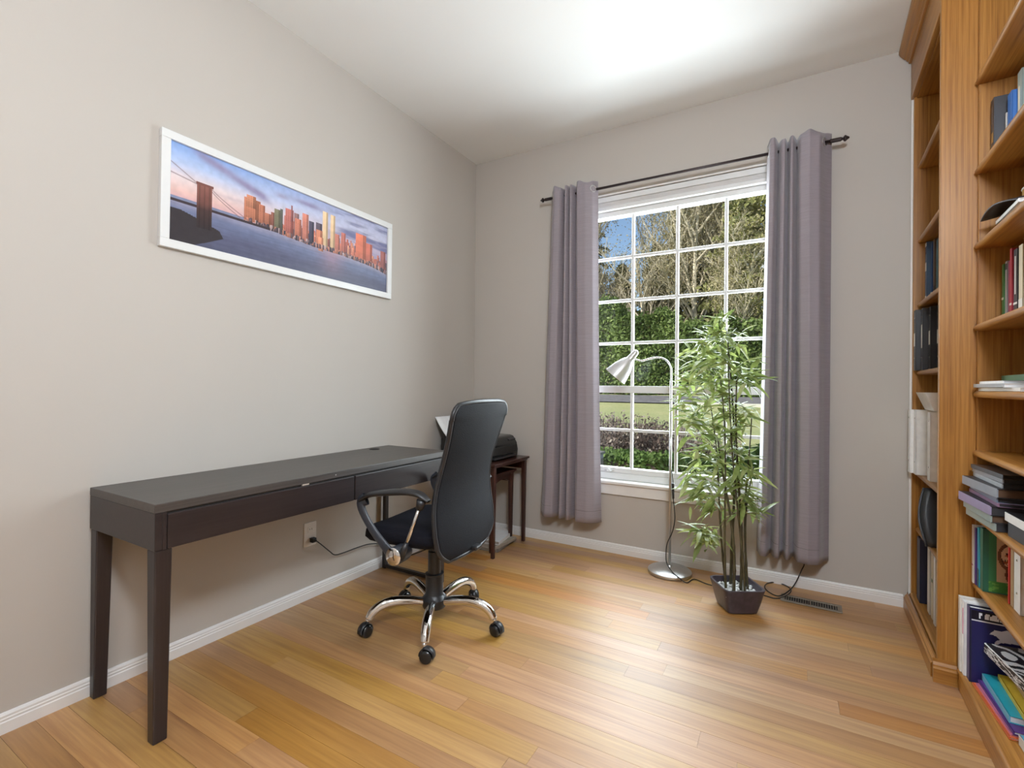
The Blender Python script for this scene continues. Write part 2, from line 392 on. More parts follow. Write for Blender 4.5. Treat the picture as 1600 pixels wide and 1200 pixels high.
# ------------------------------------------------------------------ curtain rod and curtains
ROD = (3.055, 2.445)
rod = thing('curtain_rod', 'thin dark bronze curtain rod with small square finials above the window', 'curtain rod', (-.625, ROD[0], ROD[1]))
MB().tube([(-.875, 0, 0), (.875, 0, 0)], .0085, 12).build('pole', 'bronze', rod, smooth=True)
for s in (-1, 1):
    Mx = Matrix.Translation((s*.87, 0, 0)) @ Matrix.Rotation(s*R(90), 4, 'Y')
    smooth_angle(MB().lathe([(.0095, -.05), (.0115, -.048), (.0115, .0), (.007, .002), (.007, .008), (.0165, .014), (.0165, .020), (.012, .024), (.004, .036)], 8, Mx).build('finial', 'bronze', rod))
    MB().box(s*.80-.006, s*.80+.006, -.004, .097, -.016, -.0085).box(s*.80-.012, s*.80+.012, .090, .097, -.04, .03).build('bracket', 'bronze', rod, bevel=.002)
def curtain(label, xt0, xt1, xb0, xb1, zb, prof, rings):
    """prof: fold profile, (position across, metres towards the window); rings: positions of the eyelets"""
    t = thing('curtain', label, 'curtain', ((xb0+xb1)/2, ROD[0], zb), 0, 'grey mauve grommet curtains')
    cx = (xb0+xb1)/2; zt = 2.505; us = np.linspace(0, 1, 401); ys = np.interp(us, [p[0] for p in prof], [p[1] for p in prof])
    k = np.hanning(25); k /= k.sum(); ys = np.convolve(np.pad(ys, 12, mode='edge'), k, 'valid')
    def fn(u, v):
        z = v*(zt-zb); sway = .020*math.sin(2.2*v+1.1)*(1-v)*math.sin(PI*u)
        x0 = xb0+(xt0-xb0)*v**.8; x1 = xb1+(xt1-xb1)*v**.8
        uu = min(1, max(0, u+.010*math.sin(4*v+5*u)*math.sin(PI*u)))
        y = float(np.interp(uu, us, ys)); m_ = -.028; y = m_+(y-m_)*(1+.35*(1-v)-.15*math.sin(PI*v))
        x = x0+(x1-x0)*u+sway+.35*(y-m_)*.25*math.sin(2*PI*u*3)
        y += .004*math.sin(8*v+7*u)*(1-v); tp = max(0, (v-.975)/.025)
        z += tp*(-.010+.012*math.sin(17*u)*math.sin(5*u+1))
        return (x-cx, min(y, .075), z)
    MB().grid(fn, 150, 56).build('drape', 'curtain', t, smooth=True, solid=.0028, fix=False)
    MB().grid(lambda u, v: (fn(u, 0)[0], fn(u, 0)[1]-.0028, .078+v*.0025), 150, 1).build('hem_stitch', 'curtain_thread', t, fix=False)
    vr = (2.445-zb)/(zt-zb)
    for u in rings:
        a = Vector(fn(u-.012, vr)); b = Vector(fn(u+.012, vr)); T = (b-a).normalized(); p = (a+b)/2
        MB().tube([p+T*(.021*math.cos(q))+Vector((0, 0, .021*math.sin(q))) for q in [2*PI*i/20 for i in range(21)]], .0034, 6, cap=False).build('grommet', 'nickel', t, smooth=True)
    return t
M['curtain_thread'] = plain('dark_mauve_thread', (.15, .13, .145), .8)
curtain('grey mauve curtain hanging at the corner side of the window', -1.44, -1.105, -1.515, -1.065, .215,
        [(0, .012), (.05, -.02), (.13, -.056), (.24, -.05), (.30, .018), (.34, -.046), (.385, -.05), (.42, .016), (.455, -.046), (.50, -.05), (.545, .018), (.62, -.05), (.80, -.052), (.92, -.028), (1, .010)], (.035, .93))
curtain('grey mauve curtain hanging on the bookcase side of the window behind the bamboo', -.10, .205, -.140, .205, .19,
        [(0, .02), (.05, -.05), (.13, -.056), (.175, .024), (.22, -.05), (.28, -.058), (.325, .026), (.37, -.052), (.42, -.056), (.46, .026), (.52, -.052), (.66, -.066), (.82, -.050), (.90, -.004), (1, .034)], (.02, .885))

# ------------------------------------------------------------------ picture
def fbm(U, V, sc, seed, oct=4):
    out = np.zeros_like(U); a = 1; tot = 0; r = np.random.default_rng(seed)
    for k in range(oct):
        n = 64; g = r.random((n, n)); x = U*sc[0]*2**k; y = V*sc[1]*2**k
        i = np.floor(x).astype(int); j = np.floor(y).astype(int); fx = x-i; fy = y-j; fx = fx*fx*(3-2*fx); fy = fy*fy*(3-2*fy)
        A = g[i % n, j % n]; B = g[(i+1) % n, j % n]; C = g[i % n, (j+1) % n]; D = g[(i+1) % n, (j+1) % n]
        out += a*((A*(1-fx)+B*fx)*(1-fy)+(C*(1-fx)+D*fx)*fy); tot += a; a *= .5
    return out/tot
def L3(*c): return np.array(rgb(*c)[:3])
def panorama(Wn=430, Hn=144):
    U, V = np.meshgrid((np.arange(Wn)+.5)/Wn, 1-(np.arange(Hn)+.5)/Hn)
    def stops(t, st):
        out = np.zeros(t.shape+(3,)); xs = [s[0] for s in st]
        for c in range(3): out[..., c] = np.interp(t, xs, [L3(*s[1])[c] for s in st])
        return out
    left = stops(V, [(.40, (205, 150, 160)), (.52, (225, 180, 170)), (.66, (225, 205, 205)), (.82, (170, 190, 228)), (1, (120, 160, 222))])
    right = stops(V, [(.4, (150, 140, 175)), (.6, (180, 165, 190)), (.8, (190, 190, 215)), (1, (165, 170, 205))])
    k = np.clip((U-.15)/.65, 0, 1)[..., None]; img = left*(1-k)+right*k
    n = fbm(U, V, (9, 10), 3); n2 = fbm(U, V, (5, 14), 8)
    def blob(c, m): nonlocal img; m = np.clip(m, 0, 1)[..., None]; img = img*(1-m)+L3(*c)*m
    d = V-(1.06-.87*U); blob((140, 130, 168), np.exp(-(d/.055)**2)*np.clip((U-.05)/.05, 0, 1)*np.clip((.37-U)/.04, 0, 1)*(.55+.7*n))
    for cx, cy_, sx, sy, c in ((.41, .865, .03, .03, (150, 140, 175)), (.54, .89, .08, .035, (140, 132, 170)), (.22, .62, .07, .02, (205, 180, 185))):
        blob(c, np.exp(-((U-cx)/sx)**2-((V-cy_)/sy)**2)*(.4+n))
    blob((104, 106, 150), np.clip((U-.62)/.12, 0, 1)*np.clip((V-.48)/.1, 0, 1)*np.clip((n2-.42)*5, 0, 1)*.95)
    blob((185, 188, 215), np.clip((U-.66)/.1, 0, 1)*np.exp(-((V-.80)/.05)**2)*np.clip((n-.45)*4, 0, 1)*.8)
    # water
    sh_ = np.interp(U, [0, .14, .25, .37, .444, .585, .735, .885, 1], [.44, .45, .43, .425, .41, .385, .385, .36, .30])
    wat = stops(np.clip(V/np.maximum(sh_, .01), 0, 1), [(0, (78, 80, 104)), (.35, (82, 84, 112)), (.75, (104, 112, 146)), (1, (150, 146, 170))])
    wn = fbm(U, V, (12, 60), 21); wat = wat*(.82+.36*wn[..., None])
    gl = np.exp(-((U-.66)/.06)**2)*.35*np.clip(V/.4, 0, 1); wat = wat*(1-gl[..., None])+L3(205, 130, 120)*gl[..., None]
    m = (V < sh_)[..., None]; img = np.where(m, wat, img)
    far = ((V < .455) & (V > .415) & (U < .26))[..., None]; img = np.where(far, L3(120, 128, 160), img)
    def rect(u0, u1, v0, v1, c, win=0, grad=0):
        nonlocal img
        mk = (U >= u0) & (U < u1) & (V >= v0) & (V < v1)
        cc = np.ones(U.shape+(3,))*L3(*c)
        side = (U > u0+(u1-u0)*.68)[..., None]; cc = np.where(side, cc*.55, cc)
        cc = cc*(.72+.5*np.clip((V-v0)/(max(v1-v0, .01)), 0, 1))[..., None]
        if win: cc = cc*(1-.30*((np.floor(U*215) % 2) == 0)*((np.floor(V*100) % 2) == 0))[..., None]
        img = np.where(mk[..., None], cc, img)
    rr = random.Random(5)
    for _ in range(330):
        u = rr.uniform(.40, 1); b = np.interp(u, [.25, .44, .585, .735, .885, 1], [.43, .41, .385, .385, .36, .30])
        top = b+(.05+.20*rr.random()**1.6)*(1 if u < .9 else .8); wd = rr.uniform(.005, .014)
        rect(u, u+wd, b-.005, top, rr.choice([(214, 120, 92), (198, 104, 84), (178, 96, 84), (226, 150, 112), (132, 88, 92), (96, 78, 92)]), 1)
    rect(.253, .318, .44, .70, (196, 118, 84), 1); rect(.262, .30, .6, .735, (204, 128, 92), 1); rect(.312, .338, .44, .675, (190, 112, 80), 1); rect(.334, .362, .44, .60, (180, 108, 80), 1)
    rect(.362, .378, .44, .635, (150, 90, 74), 1); rect(.376, .403, .42, .69, (124, 118, 92), 1); rect(.403, .415, .42, .71, (92, 92, 84), 1)
    rect(.425, .462, .42, .74, (190, 104, 92), 1); rect(.452, .458, .6, .80, (150, 90, 92)); rect(.466, .488, .42, .725, (150, 110, 108), 1); rect(.47, .50, .40, .66, (206, 120, 92), 1)
    rect(.505, .536, .40, .755, (212, 126, 104), 1); rect(.538, .562, .40, .69, (78, 72, 92), 1); rect(.572, .604, .40, .70, (92, 78, 92), 1)
    rect(.608, .634, .42, .885, (238, 200, 150)); rect(.648, .674, .42, .872, (236, 196, 146))
    rect(.575, .606, .37, .61, (214, 128, 92), 1); rect(.585, .612, .34, .52, (222, 140, 100)); rect(.675, .70, .38, .64, (206, 120, 100), 1); rect(.71, .735, .38, .69, (196, 108, 92), 1)
    rect(.795, .86, .38, .755, (232, 120, 84), 1); rect(.86, .90, .36, .66, (216, 110, 84), 1); rect(.955, .99, .32, .62, (170, 96, 88), 1)
    for _ in range(420):
        u = rr.uniform(.25, 1); b = np.interp(u, [.25, .37, .444, .585, .735, .885, 1], [.43, .425, .41, .385, .385, .36, .30])
        h = rr.uniform(.01, .07); rect(u, u+rr.uniform(.003, .012), b-.02, b-.02+h, rr.choice([(90, 70, 80), (60, 56, 68), (176, 150, 150), (196, 120, 92), (120, 92, 96)]))
    # bridge: deck, cables, tower, rocky foreground
    def band(c, v0, v1, u0, u1, a=1): blob(c, ((U > u0) & (U < u1) & (V > v0) & (V < v1))*a)
    band((58, 46, 52), .405, .43, 0, .36); 
    for u0, v0, u1, v1 in ((0, .80, .09, .655), (0, .69, .09, .65), (.135, .655, .27, .44), (.135, .63, .24, .44)):
        t = np.clip((U-u0)/(u1-u0), 0, 1); vv = v0+(v1-v0)*(t**.8 if u0 else t); blob((120, 84, 88), ((U >= u0) & (U <= u1))*np.exp(-((V-vv)/.006)**2)*.8)
    rock = ((U < .179) & (V < np.interp(U, [0, .04, .078, .14, .165, .179], [.33, .33, .30, .245, .22, .15])) & (V > np.interp(U, [0, .09, .14, .179], [-.1, .02, .09, .15])))
    blob((52, 46, 50), rock*1.0)
    tw = ((U > .086) & (U < .138) & (V > .2) & (V < .668)); base = stops(V, [(.2, (46, 38, 40)), (.40, (70, 48, 46)), (.48, (110, 66, 58)), (.66, (136, 82, 70))])
    strip = 1-.28*(np.abs(((U-.086)/.052*3) % 1-.5) < .16); img = np.where(tw[..., None], base*strip[..., None], img)
    band((120, 70, 62), .655, .682, .083, .141)
    img = img*.84+img.mean(2, keepdims=True)*.16; img = img*(.90+.2*fbm(U, V, (60, 22), 44, 2))[..., None]
    return np.clip(img, 0, 1)
pic = thing('framed_panorama', 'wide framed city skyline panorama in a white frame on the wall above the desk', 'picture', (XL, 1.568, 1.655), 0)
py0, py1, pz0, pz1 = -.634, .634, 0, .468; fb = .034
for nm, a in (('frame_rail', (py0, py1, pz0, pz0+fb)), ('frame_rail', (py0, py1, pz1-fb, pz1)), ('frame_stile', (py0, py0+fb, pz0+fb, pz1-fb)), ('frame_stile', (py1-fb, py1, pz0+fb, pz1-fb))):
    MB().box(.001, .022, *a).build(nm, 'vinyl', pic, bevel=.0015, seg=1)
MB().box(.001, .010, py0+fb, py1-fb, pz0+fb, pz1-fb).build('backing', 'paper', pic)
printed('print', panorama(), [(.0108, py0+fb, pz0+fb), (.0108, py1-fb, pz0+fb), (.0108, py1-fb, pz1-fb), (.0108, py0+fb, pz1-fb)], 'print', pic, 'panorama of a dusk skyline with a stone bridge tower')
pic.rotation_euler = (R(-.35), 0, 0)

# ------------------------------------------------------------------ wall outlet and desk power cord
ot = thing('wall_outlet', 'ivory duplex wall outlet low on the wall under the desk', 'outlet', (XL, 1.648, .335))
MB().box(0, .006, -.037, .037, -.062, .062).build('cover_plate', 'socket', ot, bevel=.003)
for zz in (-.024, .024):
    r_ = MB().box(.006, .0085, -.017, .017, zz-.015, zz+.015).build('receptacle', 'socket', ot, bevel=.003)
    for yy, hh in ((-.006, .004), (.006, .005)): MB().box(.0085, .0089, yy-.001, yy+.001, zz-hh+.003, zz+hh+.003).build('slot', 'dark', r_)
cp = thing('power_cord', 'black power cord plugged into the outlet and trailing behind the chair', 'cord', (XL, 1.65, .30))
MB().box(.0088, .034, -.010, .016, -.006, .018).box(.034, .044, -.004, .010, .0, .012).build('plug', 'cord', cp, bevel=.004)
pts = [(.044, .003, .006), (.05, .03, -.02), (.03, .10, -.08), (.026, .14, -.112), (.026, .20, -.118), (.026, .31, -.118), (.026, .40, -.126), (.028, .50, -.16), (.03, .56, -.22), (.03, .60, -.285), (.03, .75, -.297), (.05, 1.0, -.297)]
MB().tube(curve_pts(pts, 7), .0032, 6).build('cable', 'cord', cp, smooth=True)

# ------------------------------------------------------------------ added fill lights, out of view: globe above the camera, disc behind it
cl = thing('fill_globe', 'added glowing fill globe on a short rod above the camera, out of view', 'lamp', (.30, .02, ZC))  # globe added out of view to lift walls and ceiling evenly
smooth_angle(MB().lathe([(.07, -.022), (.075, -.018), (.075, 0)], 32).build('canopy', 'nickel', cl))
MB().tube([(0, 0, -.02), (0, 0, -.36)], .008, 10).build('rod', 'nickel', cl, smooth=True)
smooth_angle(MB().lathe([(.055, -.385), (.06, -.38), (.045, -.345), (.012, -.335)], 24).build('globe_cap', 'nickel', cl))
lm = Mt('fill_globe_glow'); lm.b.inputs['Emission Color'].default_value = (.835, .915, 1, 1); lm.b.inputs['Emission Strength'].default_value = FILL_GLOBE_STRENGTH; lm.base((.9, .88, .85, 1))
MB().lathe([(max(.0001, .17*math.sin(PI*i/16)), -.545-.17*math.cos(PI*i/16)) for i in range(15)], 36).build('globe', lm.m, cl, smooth=True)

dl = thing('fill_disc', 'added glowing fill disc on the ceiling behind the camera, out of view', 'lamp', (-.1, -1.2, ZC))  # unseen disc added behind the camera for fill and the desk shadow
smooth_angle(MB().lathe([(.222, -.030), (.232, -.026), (.232, 0)], 48).build('rim', 'vinyl', dl))
l2 = Mt('fill_disc_glow'); l2.b.inputs['Emission Color'].default_value = (.835, .915, 1, 1); l2.b.inputs['Emission Strength'].default_value = FILL_DISC_STRENGTH; l2.base((.9, .88, .85, 1))
MB().lathe([(.0001, -.040), (.10, -.0395), (.18, -.036), (.221, -.030)], 48, cap=False).build('diffuser', l2.m, dl, smooth=True)

# ------------------------------------------------------------------ desk
dk = thing('writing_desk', 'long narrow black-brown desk with two shallow drawers along the left wall', 'desk', (-2.138, .728, 0))
DW, DL, DH = .465, 1.467, .745
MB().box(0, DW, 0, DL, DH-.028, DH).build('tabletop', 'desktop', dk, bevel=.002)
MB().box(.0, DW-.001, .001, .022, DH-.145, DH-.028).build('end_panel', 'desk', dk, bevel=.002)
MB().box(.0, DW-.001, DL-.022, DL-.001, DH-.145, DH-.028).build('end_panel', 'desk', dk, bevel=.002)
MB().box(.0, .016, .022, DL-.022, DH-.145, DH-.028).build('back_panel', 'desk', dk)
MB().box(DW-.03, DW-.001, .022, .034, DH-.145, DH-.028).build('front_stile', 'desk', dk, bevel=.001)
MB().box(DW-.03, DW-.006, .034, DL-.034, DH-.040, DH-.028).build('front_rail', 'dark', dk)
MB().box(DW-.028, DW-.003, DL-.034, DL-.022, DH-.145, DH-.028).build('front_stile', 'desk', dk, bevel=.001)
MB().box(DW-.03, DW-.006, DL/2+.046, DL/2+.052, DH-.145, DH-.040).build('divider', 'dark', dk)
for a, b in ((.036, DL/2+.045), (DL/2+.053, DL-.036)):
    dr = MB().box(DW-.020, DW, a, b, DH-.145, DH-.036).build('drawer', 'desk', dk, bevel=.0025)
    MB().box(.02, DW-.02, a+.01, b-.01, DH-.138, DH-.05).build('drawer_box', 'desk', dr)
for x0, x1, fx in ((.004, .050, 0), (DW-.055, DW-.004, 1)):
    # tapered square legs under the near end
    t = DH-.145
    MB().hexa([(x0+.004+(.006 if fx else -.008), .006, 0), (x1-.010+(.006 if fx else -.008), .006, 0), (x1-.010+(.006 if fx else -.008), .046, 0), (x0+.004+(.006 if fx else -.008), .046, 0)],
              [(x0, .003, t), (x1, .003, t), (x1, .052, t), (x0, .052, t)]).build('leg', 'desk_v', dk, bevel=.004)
lf = MB().box(.006, .030, DL-.045, DL-.021, .0, DH-.145).box(DW+.035-.022, DW+.035, DL-.045, DL-.021, .0, .02)
lf = MB().box(.004, .028, DL-.048, DL-.022, 0, DH-.145).box(.028, DW-.006, DL-.046, DL-.024, .006, .026).box(DW-.030, DW-.006, DL-.048, DL-.022, 0, DH-.145)
lf.build('leg_frame', 'desk_metal', dk, bevel=.002)
g_ = MB().lathe([(.028, 0), (.030, .0015), (.024, .003), (.022, .0005)], 24, Matrix.Translation((.075, DL-.19, DH)), cap=True).build('cable_grommet', 'dark', dk, smooth=False)
for a, b, c in ((.92, .465, .010), (1.02, .4652, .004)):
    pass
MB().box(DW-.008, DW+.0006, .515, .545, DH-.0335, DH-.0275).build('chipped_veneer', plain('bare_chipboard', (.45, .38, .32), .8, var=.3, nscale=200), dk)
MB().box(DW-.0005, DW+.0006, .675, .680, DH-.017, DH-.012).build('scratch', plain('pale_scratch', (.4, .38, .36), .8), dk)

# ------------------------------------------------------------------ office chair
ch = thing('office_chair', 'black high-back mesh office chair with chrome five-star base at the desk', 'chair', (-1.42, 1.765, 0), R(6))
# local axes: forward = -x, left side (towards camera) = -y
def Wv(f, l, z): return (-f, -l, z)
A0 = 22
ang = []
for wx, wy in ((-1.574, 1.523), (-1.231, 1.493), (-1.112, 1.812), (-1.385, 2.057), (-1.738, 1.923)):
    ang.append(math.atan2(wy-1.765, wx+1.42)-R(6))
a0 = sum(((a-k*2*PI/5+PI) % (2*PI))-PI for a, k in zip(ang, range(5)))/5
smooth_angle(MB().lathe([(.030, .086), (.052, .088), (.058, .104), (.058, .128), (.046, .142), (.041, .150), (.041, .235), (.043, .237), (.043, .243), (.031, .244), (.0305, .345), (.020, .346), (.020, .40)], 28).build('gas_column', 'black_plastic', ch))
for k in range(5):
    a = a0+k*2*PI/5; c, s = math.cos(a), math.sin(a)
    prof = [(.040, .115), (.10, .128), (.16, .136), (.21, .134), (.25, .120), (.278, .098), (.292, .072)]
    lg = MB().tube(curve_pts([(c*r, s*r, z) for r, z in prof], 5), [.0185+.0025*math.sin(i/30*PI) for i in range(31)], 14).build('base_leg', 'chrome', ch, smooth=True)
    rc = .298; sw = a+R((35, 75, -20, 50, 110)[k]); e = (math.cos(sw), math.sin(sw)); px_, py_ = c*rc, s*rc
    n_ = (-e[1], e[0])
    cs = MB()
    stem = MB().tube([(px_, py_, .052), (px_, py_, .078)], .008, 10).build('caster_stem', 'chrome', lg, smooth=True)
    ox, oy = px_+e[0]*.012, py_+e[1]*.012
    for sgn in (-1, 1):
        Mx = Matrix.Translation((ox+n_[0]*sgn*.0135, oy+n_[1]*sgn*.0135, .0265)) @ Vector((n_[0]*sgn, n_[1]*sgn, 0)).to_track_quat('Z', 'Y').to_matrix().to_4x4()
        smooth_angle(MB().lathe([(.024, -.010), (.0265, -.008), (.0265, .006), (.023, .010), (.016, .012)], 22, Mx).build('caster_wheel', 'black_gloss', lg))
    hood = MB()
    pr = [(ox+e[0]*r*math.cos(t)-0*0, oy+e[1]*r*math.cos(t), .0275+r*math.sin(t)) for r in (.030,) for t in [R(-10+i*16) for i in range(13)]]
    def hf(u, v):
        t = R(-15+u*200); r = .0305; w_ = (v-.5)*.030
        return (ox+e[0]*r*math.cos(t)+n_[0]*w_, oy+e[1]*r*math.cos(t)+n_[1]*w_, .0275+r*math.sin(t))
    hood.grid(hf, 14, 2).build('caster_hood', 'black_plastic', lg, smooth=True, solid=.003)
# seat cushion
def seat_fn(u, v):
    a = u*2*PI; n = 4.2
    c, s = math.cos(a), math.sin(a); rx = math.copysign(abs(c)**(2/n), c); ry = math.copysign(abs(s)**(2/n), s)
    prof = [(0, -.030), (.80, -.032), (.93, -.026), (1.0, -.004), (.985, .022), (.90, .036), (.6, .042), (0, .040)]
    i = min(6, int(v*7)); t = v*7-i; r = prof[i][0]*(1-t)+prof[i+1][0]*t; z = prof[i][1]*(1-t)+prof[i+1][1]*t
    x = rx*r*.222; y = ry*r*.238
    z += -.022*max(0, (-x-.11)/.11)**2 + .012*(abs(y)/.24)**2*(1 if z > 0 else .3)
    return (x-.050, y, .452+z)
MB().grid(seat_fn, 56, 21).build('seat', 'seat_fabric', ch, smooth=True)
MB().box(-.11, .10, -.09, .09, .385, .422).box(-.02, .235, -.028, .028, .385, .405).build('seat_mechanism', 'black_plastic', ch, bevel=.006)
smooth_angle(MB().lathe([(.018, -.028), (.022, -.026), (.022, .0), (.012, .003), (.012, .03)], 16, Matrix.Translation((-.13, -.02, .378))).build('tension_knob', 'black_plastic', ch))
MB().tube(curve_pts([(-.02, .05, .395), (-.02, .15, .39), (-.02, .25, .385), (-.02, .28, .384)], 4), .005, 8).build('lift_lever', 'black_plastic', ch, smooth=True)
# backrest: thin shell, S profile
def backprof(z):   # rearward offset (local +x) and half width
    zs = [.385, .45, .55, .65, .75, .85, .95, 1.05]
    return np.interp(z, zs, [.206, .200, .184, .174, .190, .222, .252, .276]), np.interp(z, zs, [.232, .258, .262, .246, .226, .230, .248, .262])
def back_fn(u, v):
    z = .383+v*(1.052-.383); x, hw = backprof(z)
    # smooth the piecewise profile
    x = sum(backprof(min(1.052, max(.383, z+d)))[0] for d in (-.06, -.03, 0, .03, .06))/5; hw = sum(backprof(min(1.052, max(.383, z+d)))[1] for d in (-.05, 0, .05))/3
    e = 0
    if v > .90: t = (v-.90)/.10; hw *= 1-.16*t**3
    if v < .10: t = (.10-v)/.10; hw *= 1-.26*t**2.0
    s_ = (u-.5)*2
    zz = z-.012*(abs(s_)**3)*(1 if v > .9 else 0)
    return (x-.024*(s_**2)+.0, s_*hw, zz)
b_ = MB().grid(back_fn, 26, 44).build('backrest', 'black_fabric', ch, smooth=True, solid=.012)
edge = [back_fn(0, i/44) for i in range(45)]+[back_fn(i/26, 1) for i in range(1, 27)]+[back_fn(1, 1-i/44) for i in range(1, 45)]+[back_fn(1-i/26, 0) for i in range(1, 27)]
MB().tube(edge, .0098, 8, cap=False).build('back_frame', 'black_plastic', ch, smooth=True)
MB().box(.110, .148, -.03, .03, .40, .56).hexa([(.06, -.026, .39), (.175, -.026, .39), (.175, .026, .39), (.06, .026, .39)], [(.10, -.026, .43), (.165, -.026, .43), (.165, .026, .43), (.10, .026, .43)]).build('back_bracket', 'black_plastic', ch, bevel=.006)
# arms, both sides
for sd_ in (-1, 1):
    yy = sd_*.283
    arm_path = curve_pts([(-.195, yy, .622), (-.14, yy+sd_*.004, .652), (-.05, yy+sd_*.006, .670), (.05, yy+sd_*.004, .682), (.11, yy, .676), (.150, yy-sd_*.004, .652)], 6)
    pad = MB()
    k = len(arm_path)
    def pad_fn(u, v):
        i = v*(k-1); j = min(k-2, int(i)); t = i-j; P = arm_path[j]*(1-t)+arm_path[j+1]*t
        T = (arm_path[min(k-1, j+1)]-arm_path[max(0, j)]).normalized(); N = Vector((0, 1, 0)); B = T.cross(N).normalized()
        if B.z < 0: B = -B
        a = u*2*PI; tp = math.sin(PI*min(1, max(0, .06+v*.9)))**.35
        return P+N*(math.cos(a)*.029*tp)+B*(math.sin(a)*.0135*tp)
    pad.grid(pad_fn, 16, 28).build('armrest', 'black_plastic', ch, smooth=True)
    # front blade curving from the pad's front end down to the pivot
    bl = curve_pts([(-.165, yy, .632), (-.192, yy, .612), (-.180, yy, .570), (-.125, yy, .500), (-.065, yy, .445), (-.035, yy, .418)], 5); kb = len(bl)
    def blade(u, v):
        i = v*(kb-1); j = min(kb-2, int(i)); t = i-j; P = bl[j]*(1-t)+bl[j+1]*t; T = (bl[j+1]-bl[j]).normalized(); N = Vector((0, 1, 0)); B = T.cross(N).normalized(); a = u*2*PI
        return P+N*(math.cos(a)*.010)+B*(math.sin(a)*(.029-.008*math.sin(v*PI)-.004*v))
    MB().grid(blade, 14, 26).build('arm_blade', 'blueblack_plastic', ch, smooth=True)
    MB().tube([(.118, yy, .655), (.108, yy, .618)], [.020, .016], 12).build('strut_socket', 'black_plastic', ch, smooth=True)
    MB().tube([(.110, yy, .626), (.030, yy, .43)], .0078, 12).build('arm_strut', 'chrome', ch, smooth=True)
    MB().tube([(.046, yy, .47), (.018, yy, .405)], [.010, .017], 10).build('strut_foot', 'black_plastic', ch, smooth=True)
    Mx = Matrix.Translation((-.008, yy, .412)) @ Matrix.Rotation(-sd_*R(90), 4, 'X')
    hb = smooth_angle(MB().lathe([(.030, -.075), (.036, -.06), (.038, .0), (.037, .014)], 26, Mx).build('arm_pivot', 'blueblack_plastic', ch))
    smooth_angle(MB().lathe([(.036, .014), (.037, .017), (.033, .021), (.018, .024), (.0001, .025)], 26, Mx, cap=True).build('pivot_cap', 'chrome', hb))

# ------------------------------------------------------------------ nesting tables in the corner
def side_table(label, x0, x1, y0, y1, h, arc):
    t = thing('nesting_table', label, 'table', ((x0+x1)/2, (y0+y1)/2, 0), 0, 'dark wood nesting tables')
    hx, hy = (x1-x0)/2, (y1-y0)/2; lw = .030
    tp = MB().box(-hx, hx, -hy, hy, h-.014, h).build('tabletop', 'mahog', t, bevel=.003)
    MB().box(-hx+.01, hx-.01, -hy+.01, hy-.01, h-.026, h-.014).build('edge_moulding', 'mahog', t, bevel=.003)
    for sx in (-1, 1):
        for sy in (-1, 1):
            cx, cy_ = sx*(hx-.030), sy*(hy-.030)
            MB().hexa([(cx-.011, cy_-.011, 0), (cx+.011, cy_-.011, 0), (cx+.011, cy_+.011, 0), (cx-.011, cy_+.011, 0)],
                      [(cx-lw/2, cy_-lw/2, h-.026), (cx+lw/2, cy_-lw/2, h-.026), (cx+lw/2, cy_+lw/2, h-.026), (cx-lw/2, cy_+lw/2, h-.026)]).build('leg', 'mahog', t, bevel=.003)
    for sy in (-1, 1): MB().box(-hx+.045, hx-.045, sy*(hy-.030)-.008, sy*(hy-.030)+.008, h-.085, h-.026).build('side_apron', 'mahog', t)
    def apr(x):   # arched front apron
        poly = [(-hy+.045, -.026)]+[(hy-.045, -.026)]+[(hy-.045-(2*hy-.09)*i/8, -.085+(.030*math.sin(PI*i/8) if arc else 0)) for i in range(9)]
        return MB().prism(poly, (x, 0, h), (0, 1, 0), (0, 0, 1), (1, 0, 0), .014)
    if not arc: apr(-hx+.022).build('apron', 'mahog', t)
    else: apr(hx-.040).build('apron', 'mahog', t); apr(-hx+.026).build('apron', 'mahog', t)
    return t
side_table('larger dark wood nesting table in the corner carrying the printer', -2.12, -1.61, 2.60, 3.075, .612, 0)
side_table('smaller dark wood nesting table tucked under the printer table', -2.08, -1.675, 2.685, 3.0, .525, 1)

pr = thing('printer', 'black inkjet printer on the corner table, mostly hidden by the chair', 'printer', (-1.885, 2.83, .613))
bd = MB().prism([(-.19, 0), (.20, 0), (.205, .05), (.195, .10), (.165, .145), (.14, .152), (-.14, .158), (-.19, .14)], (0, -.20, .001), (1, 0, 0), (0, 0, 1), (0, 1, 0), .40).build('body', 'black_gloss', pr, bevel=.008)
MB().box(.185, .2075, -.17, .17, .040, .088).build('output_slot', 'dark', pr)
MB().box(.06, .225, -.15, .15, .012, .024).build('output_tray', 'black_plastic', pr, bevel=.003)
MB().hexa([(.150, .10, .145), (.185, .10, .122), (.185, .19, .122), (.150, .19, .145)], [(.153, .10, .148), (.188, .10, .125), (.188, .19, .125), (.153, .19, .148)]).build('control_panel', 'black_plastic', pr)
smooth_angle(MB().lathe([(.004, 0), (.003, .003)], 10, Matrix.Translation((.204, .165, .072)) @ Matrix.Rotation(R(90), 4, 'Y')).build('power_light', 'paper', pr))
MB().hexa([(-.16, -.165, .14), (-.14, -.165, .14), (-.14, .14, .14), (-.16, .14, .14)], [(-.262, -.165, .268), (-.242, -.165, .268), (-.242, .14, .268), (-.262, .14, .268)]).build('paper_support', 'black_plastic', pr, bevel=.003)
sp = MB().grid(lambda u, v: (-.126-.108*v-.006*math.sin(v*PI), -.205+.265*u, .146+.138*v), 4, 8).build('paper_sheet', 'paper', None, loc=(-1.885, 2.83, .613), smooth=True, solid=.004)
tag(sp, 'white printer paper leaning in the feed support of the printer', 'paper')

